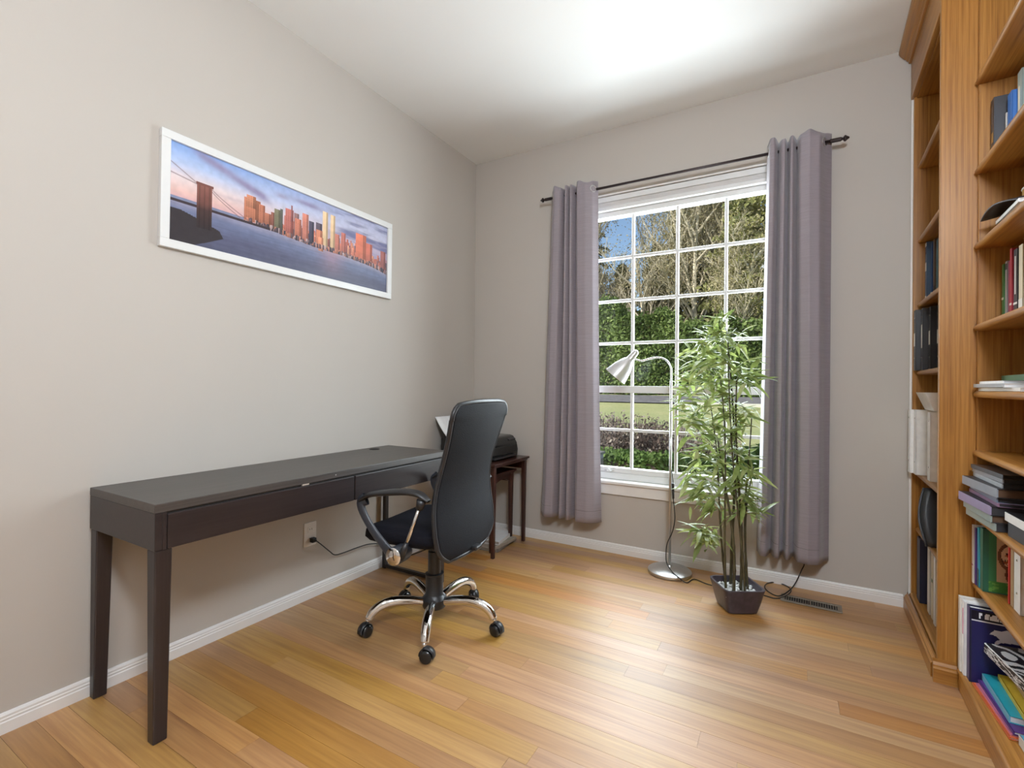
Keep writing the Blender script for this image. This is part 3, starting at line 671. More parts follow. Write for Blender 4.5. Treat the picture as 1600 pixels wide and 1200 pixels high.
# papers on the floor under the nesting tables
def slab(name, label, cat, loc, size, rz, mat, group=None, pages=None, tilt=None):
    """a magazine, book or folder lying flat: covers, page block"""
    t = thing(name, label, cat, loc, rz, group); a, b, h = size; cv = max(.0012, h*.08)
    if tilt: t.rotation_euler = (tilt[0], tilt[1], rz)
    MB().box(-a/2, a/2, -b/2, b/2, 0, cv).build('back_cover', mat, t)
    MB().box(-a/2+.003, a/2-.004, -b/2+.004, b/2-.004, cv, h-cv).build('pages', pages or 'paper', t)
    MB().box(-a/2, a/2, -b/2, b/2, h-cv, h).build('front_cover', mat, t)
    MB().box(-a/2-.0012, -a/2+.003, -b/2, b/2, 0, h).build('spine', mat, t, bevel=.001)
    return t
def flat(name, c, rough=.4, **kw): 
    if name not in M: M[name] = plain(name, rgb(*c), rough, **kw)
    return name
flat('newsprint', (150, 140, 128), .8, var=.15); flat('newsgrey', (120, 112, 104), .8, var=.2)
for k, (dx, dy, rz, mt_, lb) in enumerate(((0, 0, 5, 'newsgrey', 'bottom magazine of the pile on the floor under the nesting tables'), (.012, -.008, -4, 'newsprint', 'middle magazine of the pile on the floor under the nesting tables'), (-.01, .01, 9, 'paper', 'top magazine of the pile on the floor under the nesting tables'))):
    slab('magazine', lb, 'magazine', (-1.80+dx, 2.86+dy, .0005+k*.0225), (.24, .26, .022), R(rz+180), mt_, 'magazines under the nesting tables', 'newsprint')

# ------------------------------------------------------------------ floor lamp
fp = thing('floor_lamp', 'brushed steel reading floor lamp with gooseneck and cone shade by the window', 'lamp', (-.603, 2.985, 0))
smooth_angle(MB().lathe([(.122, 0), (.126, .004), (.126, .018), (.118, .024), (.06, .036), (.016, .042), (.012, .050)], 48).build('base', 'nickel', fp), 50)
gn = curve_pts([(0, 0, .045), (0, 0, .5), (0, 0, 1.0), (0, 0, 1.20), (-.004, 0, 1.245), (-.030, 0, 1.285), (-.075, 0, 1.302), (-.13, 0, 1.296), (-.18, 0, 1.284), (-.222, 0, 1.296)], 8)
MB().tube([(0, 0, .045), (0, 0, 1.16)], .0075, 14).build('pole', 'nickel', fp, smooth=True)
MB().tube([p for p in gn if p.z > 1.13], .0048, 10).build('gooseneck', 'chrome', fp, smooth=True)
ax = Vector((-.115, -.02, -.140)).normalized(); org = Vector((-.222, 0, 1.330))
Mx = Matrix.Translation(org) @ ax.to_track_quat('Z', 'Y').to_matrix().to_4x4()
shd = MB().lathe([(.019, .0), (.022, .03), (.024, .05), (.034, .06), (.044, .082), (.060, .125), (.074, .185), (.0755, .188), (.072, .186), (.058, .125), (.042, .083), (.030, .062)], 40, Mx, cap=False).build('lamp_shade', 'grey_paint', fp, smooth=True)
smooth_angle(MB().lathe([(.006, -.024), (.014, -.020), (.019, -.010), (.0195, .004)], 24, Mx).build('socket_cap', 'grey_paint', shd))
MB().lathe([(.006, .055), (.014, .07), (.024, .10), (.027, .12), (.022, .142), (.008, .152)], 20, Mx).build('bulb', 'paper', shd, smooth=True)
def L_(p): return (p[0]+.603, p[1]-2.985, p[2])
cw = [(-.590, 2.975, .60), (-.586, 2.972, .575)]; cpts = [L_(c) for c in cw]
crd = curve_pts([(.010, -.006, .62), (.012, -.006, .60), (.018, -.008, .545)], 5)
MB().tube(crd, .0028, 6).build('cord', 'cord', fp, smooth=True)
MB().hexa([(.014, -.016, .450), (.026, -.016, .450), (.026, -.002, .450), (.014, -.002, .450)], [(.010, -.018, .545), (.024, -.018, .545), (.024, -.0, .545), (.010, -.0, .545)]).build('inline_switch', 'black_plastic', fp, bevel=.004)
fpt = [(.020, -.008, .450), (.028, -.010, .38), (.030, -.012, .32), (.016, -.012, .25), (-.012, -.014, .18), (-.018, -.016, .12), (-.010, -.035, .068), (.03, -.075, .038), (.075, -.105, .022), (.118, -.115, .006)]
fl_pts = [at(px, py, 2, .0045) for px, py in ((1085, 905), (1108, 913.5), (1150, 922), (1192, 930), (1212, 935), (1228, 931), (1236, 922), (1226, 914), (1210, 910), (1198, 912), (1195, 918), (1203, 926), (1218, 931))]
fpt += [L_(p) for p in fl_pts]
fpt += [L_(at(1238, 918, 1, 3.04)), L_(at(1252, 892, 1, 3.11)), L_((.095, 3.135, .16)), L_((.075, 3.143, .30)), L_((.07, 3.146, .33))]
cc = curve_pts(fpt, 6)
cc = [Vector((p.x, p.y, max(p.z, .0035))) for p in cc]
MB().tube(cc, .0030, 6).build('cord', 'cord', fp, smooth=True)

# ------------------------------------------------------------------ floor register
vt = thing('floor_vent', 'taupe metal floor register with narrow slots in front of the baseboard', 'vent', (.118, 2.945, 0), R(-2))
VW, VD = .272, .098
MB().box(-VW/2+.02, VW/2-.02, -VD/2+.02, VD/2-.02, .0002, .0012).build('duct_opening', 'dark', vt)
for nm, a in (('rim', (-VW/2, VW/2, -VD/2, -VD/2+.02)), ('rim', (-VW/2, VW/2, VD/2-.02, VD/2)), ('rim', (-VW/2, -VW/2+.02, -VD/2+.02, VD/2-.02)), ('rim', (VW/2-.02, VW/2, -VD/2+.02, VD/2-.02)), ('centre_bar', (-.003, .003, -VD/2+.02, VD/2-.02))):
    MB().box(*a, .0005, .0055).build(nm, 'vent', vt, bevel=.0015, seg=1)
sl0 = None
for k in range(21):
    x = -VW/2+.0265+k*(VW-.053)/20
    if abs(x) < .004: continue
    if sl0 is None: sl0 = MB().box(-.0016, .0016, -VD/2+.02, VD/2-.02, .0012, .005).build('louvre', 'vent', vt, loc=(x, 0, 0))
    else: linkcopy(sl0, vt, (x, 0, 0))

# ------------------------------------------------------------------ potted bamboo
PB = Vector((-.212, 2.690, 0))
pt = thing('potted_bamboo', 'tall artificial bamboo in a square plum ceramic pot before the window', 'plant', PB)
pyaw = R(31)
def sq(h, z, n=4.5, k=32):
    out = []
    for i in range(k):
        a = 2*PI*i/k; c, s = math.cos(a), math.sin(a); q = math.copysign(abs(c)**(2/n), c)*h, math.copysign(abs(s)**(2/n), s)*h
        out.append((q[0]*math.cos(pyaw)-q[1]*math.sin(pyaw), q[0]*math.sin(pyaw)+q[1]*math.cos(pyaw), z))
    return out
rings = [(.066, 0), (.076, .006), (.088, .05), (.100, .105), (.104, .122), (.104, .126), (.095, .126), (.092, .108), (.086, .085)]
vs_, fs_ = [], []
for h, z in rings: vs_ += sq(h, z, 7)
for i in range(len(rings)-1):
    for j in range(32): fs_.append((i*32+j, i*32+(j+1) % 32, (i+1)*32+(j+1) % 32, (i+1)*32+j))
fs_ += [tuple(range(31, -1, -1)), tuple(8*32+j for j in range(32))]
smooth_angle(MB().add(vs_, fs_).build('pot', 'pot', pt), 35)
pb = MB(); prn = random.Random(8)
for k in range(330):
    x, y_ = prn.uniform(-.086, .086), prn.uniform(-.086, .086); X_, Y_ = x*math.cos(pyaw)-y_*math.sin(pyaw), x*math.sin(pyaw)+y_*math.cos(pyaw)
    r = prn.uniform(.006, .010); z = .088+prn.uniform(0, .014)
    Mx = Matrix.Translation((X_, Y_, z)) @ Matrix.Rotation(prn.uniform(0, 6), 4, (prn.random(), prn.random(), prn.random()+.1)) @ Matrix.Diagonal((1, .8, .62, 1))
    pb.lathe([(r*.45, -r*.9), (r*.95, -r*.35), (r*.95, r*.35), (r*.45, r*.9)], 6, Mx)
o = pb.build('pebbles', 'pebble', pt, smooth=True); o['kind'] = 'stuff'
M['bleaf'] = None
def bamboo_leaf_mat(island=False):
    m = Mt('bamboo_leaf'); oi = m.n('ObjectInfo'); v = m.coords('Object', (3, 90, 3))
    c = m.ramp(m.n('NewGeometry').outputs['Random Per Island'] if island else oi.outputs['Random'], [(0, (.12, .18, .04, 1)), (.35, (.24, .32, .075, 1)), (.7, (.38, .44, .13, 1)), (1, (.54, .56, .28, 1))])
    c = m.mix(.35, c, m.ramp(m.noise(v, 1, 2), [(.3, (.15, .21, .055, 1)), (.7, (.42, .46, .20, 1))]))
    m.base(c); m.set(rough=.38, spec=.5); tr = m.n('BsdfTranslucent'); m.l(c, tr.inputs[0]); mx = m.n('MixShader'); mx.inputs[0].default_value = .40
    m.l(m.b.outputs[0], mx.inputs[1]); m.l(tr.outputs[0], mx.inputs[2]); m.l(mx.outputs[0], m.o.inputs[0]); return m.m
M['bleaf'] = bamboo_leaf_mat()
leafmesh = []
for k in range(5):
    L = (.135, .115, .15, .10, .125)[k]; wd = (.0105, .0095, .0115, .009, .0105)[k]; dr_ = (.20, .35, .28, .15, .45)[k]
    prof = [(0, .0012), (.06, .0035), (.2, .8*wd), (.38, wd), (.6, .86*wd), (.8, .5*wd), (.93, .2*wd), (1, .0002)]
    vs_ = []; 
    for t, h in prof:
        x = L*t; z = -dr_*L*t*t*.8
        vs_ += [(x, -h, z+h*.35), (x, 0, z), (x, h, z+h*.35)]
    fs_ = [(i*3+j, i*3+j+1, i*3+j+4, i*3+j+3) for i in range(len(prof)-1) for j in (0, 1)]
    me = bpy.data.meshes.new('leaf'); me.from_pydata(vs_, [], fs_); me.materials.append(M['bleaf'])
    for p in me.polygons: p.use_smooth = True
    leafmesh.append(me)
clusters = [(1128, 508, 0), (1112, 522, .03), (1146, 526, -.03), (1134, 534, .05), (1100, 538, -.03), (1088, 556, .02), (1104, 572, -.05), (1134, 560, .04), (1158, 576, -.02), (1150, 592, .05), (1172, 590, 0), (1080, 586, .03), (1096, 604, -.05), (1122, 598, .06),
            (1078, 618, .02), (1108, 628, .05), (1140, 618, -.04), (1132, 646, .03), (1090, 642, -.05), (1074, 652, .02), (1152, 640, .03), (1164, 644, -.03), (1104, 664, .02), (1128, 676, -.04), (1088, 676, .05), (1150, 668, .04),
            (1110, 700, .04), (1140, 702, -.02), (1094, 714, -.06), (1160, 710, .03), (1122, 730, .05), (1150, 734, -.05), (1086, 738, .04), (1172, 742, 0), (1104, 752, -.02), (1134, 758, .04), (1160, 764, -.03), (1090, 774, .03),
            (1176, 786, .02), (1160, 792, .05), (1118, 784, -.05), (1098, 772, .05), (1104, 826, .02), (1096, 836, -.03), (1110, 842, .04)]
rp = random.Random(21)
canes = []
bases = [(-.035, -.05), (-.005, -.062), (.03, -.055), (-.045, .0), (.012, -.01), (.045, .012), (-.02, .04), (.025, .045)]
tops = [(-.085, -.03, 1.18), (-.085, .01, .86), (-.055, -.02, 1.40), (-.14, .02, 1.02), (.0, .0, 1.16), (.05, .02, 1.0), (-.04, .04, 1.30), (.07, .03, .72)]
for (bx, by), (tx, ty, tz) in zip(bases, tops):
    pts = []
    for i in range(9):
        t = i/8; k = t**1.25
        pts.append((bx+(tx-bx)*k+.012*math.sin(t*5+bx*60), by+(ty-by)*k+.008*math.sin(t*6+by*90), .090+(tz-.090)*t))
    canes.append(pts)
cane_twigs = [[] for _ in canes]; leaves = []
for px, py, dy in clusters:
    P = at(px, py, 1, PB.y+dy)-PB
    best = None
    for ci, pts in enumerate(canes):
        for q in pts:
            d = (Vector(q)-P).length+.6*max(0, q[2]-P.z+.03)
            if q[2] < .25: d += .3
            if best is None or d < best[0]: best = (d, ci, Vector(q))
    _, ci, q = best
    cane_twigs[ci].append([q, q.lerp(P, .5)+Vector((0, 0, .012)), P])
    out = Vector((P.x-canes[ci][4][0], P.y-canes[ci][4][1], 0))
    a0_ = math.atan2(out.y, out.x) if out.length > .02 else rp.uniform(0, 6)
    nl = 6 if py > 520 else 7
    for j in range(nl):
        a = a0_+rp.uniform(-1.5, 1.5)+(PI if rp.random() < .16 else 0); el = rp.uniform(-.55, .65) if py < 700 else rp.uniform(-.8, .4)
        leaves.append((ci, P+Vector((rp.uniform(-.012, .012), rp.uniform(-.012, .012), rp.uniform(-.03, .03))), (rp.uniform(-.7, .7), -el, a), rp.uniform(.70, 1.12)))
cobs = []
for ci, pts in enumerate(canes):
    m = MB(); cp_ = curve_pts(pts, 5); n_ = len(cp_); r0 = .0078 if ci in (1, 4, 6) else .0058
    m.tube(cp_, [r0*(1-.55*i/n_)*(1.25 if i % 6 == 0 else 1) for i in range(n_)], 8)
    for tw in cane_twigs[ci]: m.tube(curve_pts(tw, 3), .0014, 5)
    cobs.append(m.build('cane', 'cane', pt, smooth=True))
for ci, P, rot, s in leaves[:298]:
    o = bpy.data.objects.new('leaf', rp.choice(leafmesh)); COL.objects.link(o); o.parent = cobs[ci]; o.location = P; o.rotation_euler = rot; o.scale = (s, s*1.25, s)
# the leaves beyond that, behind and between them, joined
xm = MB()
from mathutils import Euler
for px, py, dy in clusters:
    for k in range(14):
        P = at(px+rp.uniform(-16, 16), py+rp.uniform(-14, 18), 1, PB.y-dy*.8+rp.uniform(-.03, .05))-PB; me = rp.choice(leafmesh); sc = rp.uniform(.6, 1.0)
        a = rp.uniform(0, 2*PI); Mx = Matrix.Translation(P) @ Euler((rp.uniform(-.7, .7), rp.uniform(-.7, .7), a)).to_matrix().to_4x4() @ Matrix.Diagonal((sc, sc*1.25, sc, 1))
        xm.add([Mx @ v.co for v in me.vertices], [tuple(p.vertices) for p in me.polygons])
o = xm.build('inner_leaves', bamboo_leaf_mat(True), pt, smooth=True, fix=False); o['kind'] = 'stuff'

# ------------------------------------------------------------------ oak bookcases
BK = Vector((.512, 2.42, 0)); BR = R(-2.7)
def nosed(x0, x1, y0, y1, z0, z1):
    """shelf with a rounded front edge at x0"""
    h = (z1-z0)/2; poly = [(x1, z0)]+[(x0+h-h*math.sin(PI*i/8), z0+h-h*math.cos(PI*i/8)) for i in range(9)]+[(x1, z1)]
    return MB().prism(poly, (0, y0, 0), (1, 0, 0), (0, 0, 1), (0, 1, 0), y1-y0)
def shelf(t, *a):
    o = nosed(*a).build('shelf', 'oak_h', t); return smooth_angle(o, 30)
k1 = thing('bookcase', 'tall honey oak built-in bookcase in the corner beside the window', 'bookcase', BK, BR, 'honey oak built-in bookcases')
DPT = .42
MB().box(0, DPT, 0, .024, 0, ZC-.002).build('side_panel', 'oak_v', k1, bevel=.002)
MB().box(.012, DPT, .700, .722, 0, ZC-.002).build('side_panel', 'oak_v', k1, bevel=.002)
MB().box(DPT-.012, DPT, .024, .700, .07, ZC-.002).build('back_panel', 'oak_v', k1)
MB().box(.004, .022, .722, .7265, .06, ZC-.15).build('caulk_line', 'caulk', k1)
for z in (2.238, 1.862, 1.535, 1.194, .682, .404): shelf(k1, .028, DPT-.012, .024, .700, z, z+.022)
shelf(k1, .004, DPT-.012, .024, .700, .068, .090)
MB().box(.002, .024, .024, .722, 2.608, ZC-.002).build('top_rail', 'oak_h', k1, bevel=.002)
MB().box(.024, DPT-.012, .024, .700, 2.600, 2.620).build('top_board', 'oak_h', k1)
plp = [(0, 0), (-.016, 0), (-.016, .052), (-.010, .058), (-.010, .064), (-.002, .074), (0, .086)]
MB().prism(plp, (0.0, .024, 0), (1, 0, 0), (0, 0, 1), (0, 1, 0), .698).build('plinth', 'oak_h', k1)
MB().prism(plp, (-.014, 0, 0), (0, 1, 0), (0, 0, 1), (1, 0, 0), .075).build('plinth_block', 'oak_x', k1)
crp = [(0, 2.800), (-.010, 2.800), (-.012, 2.812), (-.020, 2.818), (-.020, 2.824), (-.028, 2.828), (-.046, 2.852), (-.050, 2.862), (-.050, 2.878), (0, 2.878)]
MB().prism(crp, (.002, -.012, 0), (1, 0, 0), (0, 0, 1), (0, 1, 0), .736).build('crown', 'oak_h', k1)
k2 = thing('bookcase', 'wider honey oak built-in bookcase at the right edge, crowded with books and folders', 'bookcase', BK, BR, 'honey oak built-in bookcases')
F2 = .094; LEN = 1.35
MB().box(F2+.010, DPT, -.022, -.001, 0, ZC-.002).build('side_panel', 'oak_v', k2, bevel=.002)
MB().box(F2+.010, DPT, -LEN, -LEN+.022, 0, ZC-.002).build('side_panel', 'oak_v', k2, bevel=.002)
MB().box(DPT-.012, DPT, -LEN+.022, -.022, .07, ZC-.002).build('back_panel', 'oak_v', k2)
for z in (2.255, 1.922, 1.643, 1.340, 1.093, .874, .641, .386): shelf(k2, F2, DPT-.012, -LEN+.022, -.016, z, z+.024)
shelf(k2, .052, DPT-.012, -LEN+.022, -.022, .058, .080)
MB().box(.056, .074, -LEN, -.022, 0, .058).build('plinth', 'oak_h', k2, bevel=.002)
MB().box(F2+.002, F2+.022, -LEN, -.022, 2.62, ZC-.002).build('top_rail', 'oak_h', k2, bevel=.002)
MB().prism(crp, (F2+.002, -LEN, 0), (1, 0, 0), (0, 0, 1), (0, 1, 0), LEN-.022).build('crown', 'oak_h', k2)

# ------------------------------------------------------------------ books and binders
for nm, c in (('navy', (34, 36, 58)), ('deepblue', (38, 74, 118)), ('slateblue', (70, 92, 116)), ('teal', (32, 86, 96)), ('blackcloth', (34, 33, 36)), ('charcoal', (52, 52, 56)), ('offwhite', (226, 221, 213)), ('white_vinyl', (242, 241, 239)),
              ('cream', (214, 200, 172)), ('royal', (44, 100, 172)), ('green', (66, 122, 62)), ('darkgreen', (34, 92, 72)), ('crimson', (168, 44, 60)), ('magenta', (150, 62, 92)), ('redbright', (190, 44, 40)), ('tan', (176, 146, 110)), ('brown', (92, 70, 54)),
              ('lilac', (150, 138, 168)), ('palegrey', (168, 172, 176)), ('seafoam', (146, 160, 156)), ('silverplastic', (140, 144, 152)), ('roseplastic', (140, 108, 134)), ('bluegrey', (118, 130, 150)), ('purple', (84, 48, 122)), ('orange', (214, 106, 62)), ('pink', (206, 120, 150)),
              ('turquoise', (40, 154, 174)), ('yellow', (214, 184, 62)), ('sky', (110, 176, 204)), ('gold', (170, 130, 60)), ('grey', (128, 126, 124)), ('bottle', (70, 110, 78)), ('duskpurple', (56, 40, 92))):
    flat(nm, c, .28 if nm in ('lilac', 'palegrey', 'seafoam', 'silverplastic', 'roseplastic', 'bluegrey', 'turquoise', 'white_vinyl') else .42, var=.06)
def upright(kind, label, px, py, yfar, z, th, h, dep, mat, group, marks=(), lean=0, pages='paper', ring=False):
    """a standing book or binder: its far spine edge is seen at pixel px when it stands at y = yfar"""
    x = at(px, py, 1, yfar).x
    t = thing(kind, label, 'binder' if kind == 'ring_binder' else ('folder' if 'folder' in kind else 'book'), (x, yfar, z), BR, group)
    if lean: t.rotation_euler = (R(lean), 0, BR)
    cv = .0025 if kind == 'ring_binder' else .0018
    c = MB().box(0, dep, -cv, 0, 0, h).box(0, dep, -th, -th+cv, 0, h).box(-.001, cv, -th, 0, 0, h).build('cover', mat, t)
    MB().box(cv+.001, dep-.006, -th+cv, -cv, .004, h-.006).build('pages', pages, t)
    for k, (z0, z1, f0, f1, m_) in enumerate(marks):
        MB().box(-.0018, -.0008, -th*f1, -th*f0, h*z0, h*z1).build('spine_label', m_, t)
    if ring:
        for zz in (.06, h-.04): MB().lathe([(.004, 0), (.003, .0015)], 10, Matrix.Translation((-.001, -th/2, zz)) @ Matrix.Rotation(R(-90), 4, 'Y')).build('rivet', 'chrome', t)
    return t
G = 'books on the fourth shelf of the corner bookcase'
upright('book', 'blue hardback with pale spine lettering, first of the blue books in the corner bookcase', 1446, 420, 3.105, 1.558, .035, .295, .2, 'slateblue', G, ((.80, .93, .1, .9, 'navy'), (.52, .66, .1, .9, 'offwhite'), (.93, .99, .1, .9, 'offwhite'), (.05, .10, .1, .9, 'offwhite')))
upright('book', 'plain slate blue book, second of the blue books in the corner bookcase', 1454.5, 420, 3.065, 1.558, .03, .285, .2, 'deepblue', G, ((.1, .14, .1, .9, 'offwhite'),))
upright('book', 'brown and black thick book between the blue and the teal ones in the corner bookcase', 1458.5, 420, 3.03, 1.558, .03, .29, .2, 'brown', G, ((.0, .22, .0, 1, 'blackcloth'),))
upright('book', 'teal book nearest the oak upright in the corner bookcase', 1463, 420, 2.995, 1.558, .05, .28, .2, 'teal', G, ((.12, .16, .1, .9, 'gold'),))
G = 'black ring binders in the corner bookcase'
for i, (px, yf, mt_, a) in enumerate(((1428, 3.108, 'charcoal', 'against the side panel'), (1439, 3.055, 'charcoal', 'second from the wall'), (1451, 3.0, 'blackcloth', 'third from the wall'), (1464, 2.945, 'blackcloth', 'nearest the oak upright'))):
    upright('ring_binder', 'black ring binder with a white spine label, '+a, px, 540, yf, 1.217, .050, .300, .28, mt_, G, ((.40, .62, .15, .75, 'offwhite') if i != 1 else (.36, .74, .25, .7, 'offwhite'),), 0, 'blackcloth', True)
G = 'white ring binders in the corner bookcase'
upright('ring_binder', 'white ring binder sticking out farthest beside the wall', 1419, 690, 3.115, .705, .05, .315, .28, 'white_vinyl', G, ring=True)
upright('ring_binder', 'white ring binder in the middle of the three white ones', 1428, 690, 3.06, .705, .055, .315, .28, 'white_vinyl', G, ring=True)
upright('ring_binder', 'white ring binder of the three nearest the oak upright', 1449.5, 690, 2.88, .705, .06, .312, .28, 'white_vinyl', G, ring=True)
# white file tray tipped over the binders
p = at(1440, 628, 1, 2.95)
ft = thing('file_tray', 'white plastic tray tipped on top of the white binders', 'tray', (p.x+.10, 2.93, 1.022), BR)
MB().hexa([(-.070, -.11, 0), (.14, -.11, 0), (.14, .11, 0), (-.070, .11, 0)], [(-.072, -.11, .004), (.14, -.11, .004), (.14, .11, .004), (-.072, .11, .004)]).build('base', 'white_vinyl', ft)
MB().hexa([(-.075, -.11, .002), (-.070, -.11, .002), (-.070, .11, .002), (-.075, .11, .002)], [(-.108, -.12, .085), (-.103, -.12, .085), (-.103, .12, .085), (-.108, .12, .085)]).build('front_wall', 'white_vinyl', ft)
for s in (-1, 1):
    MB().hexa([(-.074, s*.112-.002, .002), (.14, s*.112-.002, .002), (.14, s*.112+.002, .002), (-.074, s*.112+.002, .002)], [(-.106, s*.12-.002, .085), (.14, s*.12-.002, .085), (.14, s*.12+.002, .085), (-.106, s*.12+.002, .085)]).build('side_wall', 'white_vinyl', ft)
# black sleeve leaning on the lower shelf
p = at(1447, 815, 1, 2.80)
bg_ = thing('laptop_sleeve', 'black padded sleeve standing on the lower shelf of the corner bookcase', 'sleeve', (p.x, 2.80, .427), BR)
def slv(u, v): return (.012*math.sin(v*PI*.9)*-1.6+.30*u, -.10*u-.02*math.sin(v*PI), .25*v)
MB().grid(lambda u, v: (-.022*math.sin(v*PI)+.23*u, .03-.13*(1-v)*.6, .245*v), 10, 12).build('padded_shell', 'black_plastic', bg_, smooth=True, solid=.022)
MB().tube([(-.022*math.sin(v*PI)-.004, .03-.13*(1-v)*.6, .245*v) for v in [i/12 for i in range(13)]], .005, 6).build('zip_edge', 'charcoal', bg_, smooth=True)
G = 'binders on the bottom shelf of the corner bookcase'
upright('ring_binder', 'navy ring binder on the bottom shelf of the corner bookcase', 1433, 900, 3.06, .092, .075, .305, .28, 'navy', G, pages='charcoal')
upright('book', 'white thick catalogue beside the navy binder on the bottom shelf', 1449.5, 900, 2.90, .092, .05, .30, .26, 'offwhite', G)
upright('book', 'white thin catalogue second from the navy binder on the bottom shelf', 1455.5, 900, 2.83, .092, .035, .295, .26, 'cream', G, ((.55, .6, .2, .8, 'green'),))
upright('book', 'white catalogue nearest the oak upright on the bottom shelf', 1459, 900, 2.76, .092, .035, .30, .26, 'white_vinyl', G)
# --- crowded bookcase
G = 'books on the upper shelf of the crowded bookcase'
upright('book', 'dark book with gold lettering on the upper shelf of the crowded bookcase', 1549, 185, 2.375, 1.948, .035, .225, .17, 'charcoal', G, ((.30, .46, .2, .7, 'gold'), (.08, .2, .3, .6, 'palegrey'), (.6, .9, .3, .5, 'brown')), pages='charcoal')
upright('book', 'thin white booklet between the dark and the bright blue book', 1571.5, 190, 2.325, 1.948, .010, .150, .15, 'offwhite', G)
upright('book', 'bright blue book on the upper shelf of the crowded bookcase', 1575, 190, 2.31, 1.948, .040, .205, .16, 'royal', G, ((.08, .16, .1, .9, 'offwhite'),))
upright('book', 'pale tall book at the right edge of the upper shelf', 1590.5, 180, 2.26, 1.948, .04, .25, .16, 'seafoam', G, ((.2, .8, .2, .5, 'cream'),))
G = 'books on the eye-level shelf of the crowded bookcase'
upright('book', 'thin green book, first of the coloured row below the visor', 1566, 445, 2.36, 1.366, .018, .205, .17, 'green', G, ((.38, .42, 0, 1, 'offwhite'),))
upright('book', 'pale grey book beside the thin green one', 1571, 445, 2.338, 1.366, .020, .21, .17, 'palegrey', G, ((.86, .96, .1, .9, 'charcoal'),))
upright('book', 'magenta book between the pale grey and the red one', 1576, 445, 2.312, 1.366, .014, .205, .17, 'magenta', G)
upright('book', 'tall red book in the coloured row', 1578.5, 445, 2.296, 1.366, .018, .245, .17, 'crimson', G, ((.20, .23, .0, 1, 'offwhite'),))
upright('book', 'black book with white spine lettering beside the red one', 1584.5, 445, 2.274, 1.366, .034, .235, .17, 'blackcloth', G, ((.35, .9, .35, .6, 'offwhite'), (.2, .23, 0, 1, 'offwhite')))
upright('book', 'cream book at the right end of the coloured row', 1592.5, 445, 2.236, 1.366, .034, .24, .17, 'cream', G, ((.0, .25, 0, 1, 'offwhite'),))
upright('book', 'tan book cut by the right edge of the coloured row', 1601, 445, 2.198, 1.366, .04, .235, .17, 'tan', G)
def slab_px(name, label, cat, far, near, z, wid, h, mat, group, pages=None, spine=None):
    """a flat thing whose left edge runs from pixel far to pixel near at height z"""
    P = at(far[0], far[1], 2, z); Q = at(near[0], near[1], 2, z); d = P-Q; b = d.length; rz = math.atan2(d.y, d.x)-PI/2
    c = (P+Q)/2+Vector((math.cos(rz), math.sin(rz), 0))*wid/2
    t = slab(name, label, cat, (c.x, c.y, z), (wid, b, h), rz, mat, group, pages)
    if spine:
        for o in t.children:
            if o.name.startswith('spine'): o.data.materials.clear(); o.data.materials.append(M[spine])
    return t
def stack(name, cat, group, z, items):
    """items bottom up: label, far corner (x,y), near corner (x,y), width, thickness, cover, pages, spine; corners in metres"""
    for lb, P, Q, wid, h, mt_, pg, spn in items:
        P = Vector((*P, 0)); Q = Vector((*Q, 0)); d = P-Q; rz = math.atan2(d.y, d.x)-PI/2; c = (P+Q)/2+Vector((math.cos(rz), math.sin(rz), 0))*wid/2
        t = slab(name, lb, cat, (c.x, c.y, z), (wid, d.length, h), rz, mt_, group, pg); z += h+.0004
        if spn:
            for o in t.children:
                if o.name.startswith('spine'): o.data.materials[0] = M[spn]
    return z
# pile with the visor
zt = stack('book', 'book', 'books lying under the visor', 1.667+.001, [
    ('dark paperback lying at the bottom of the pile under the visor', (.645, 2.36), (.64, 2.16), .16, .022, 'blackcloth', None, 'tan'),
    ('grey paperback lying in the middle of the pile under the visor', (.655, 2.35), (.645, 2.14), .15, .020, 'grey', None, None),
    ('white booklet lying on top of the pile under the visor', (.645, 2.33), (.628, 2.08), .17, .012, 'white_vinyl', None, None)])
vz = thing('sun_visor', 'black sun visor with an amber band lying on the upper pile of books', 'visor', (.71, 2.235, zt+.014), R(12))
MB().grid(lambda u, v: (-.085+.17*v*math.cos((u-.5)*1.0)*.55-.02*math.cos((u-.5)*3), (u-.5)*.22, .010+.028*math.cos((u-.5)*PI)*.8-.02*(1-v)), 16, 5).build('brim', 'charcoal', vz, smooth=True, solid=.004)
MB().grid(lambda u, v: (.01+.075*math.cos(u*PI*1.5-PI*.75)*-1+.05, .085*math.sin(u*PI*1.5-PI*.75), .022+.045*v), 24, 3).build('band', 'gold', vz, smooth=True, solid=.004)
MB().tube([(.01+.075*math.cos(u*PI*1.5-PI*.75)*-1+.05, .086*math.sin(u*PI*1.5-PI*.75), .068) for u in [i/24 for i in range(25)]], .004, 6).build('band_edge', 'offwhite', vz, smooth=True)
# papers at eye height
zt = stack('paper_stack', 'papers', 'papers on the middle shelf', 1.1175, [
    ('loose white papers at the bottom of the sheaf on the middle shelf', (.612, 2.370), (.622, 2.04), .22, .012, 'offwhite', None, None),
    ('white brochure with dark photos in the sheaf on the middle shelf', (.600, 2.375), (.600, 2.10), .22, .013, 'white_vinyl', None, 'palegrey'),
    ('grey folded leaflet on top of the sheaf on the middle shelf', (.615, 2.37), (.608, 2.13), .20, .009, 'palegrey', None, 'white_vinyl')])
stack('book', 'book', None, zt, [('green book lying on the sheaf of papers on the middle shelf', (.668, 2.35), (.655, 2.12), .16, .020, 'bottle', None, 'bottle')])
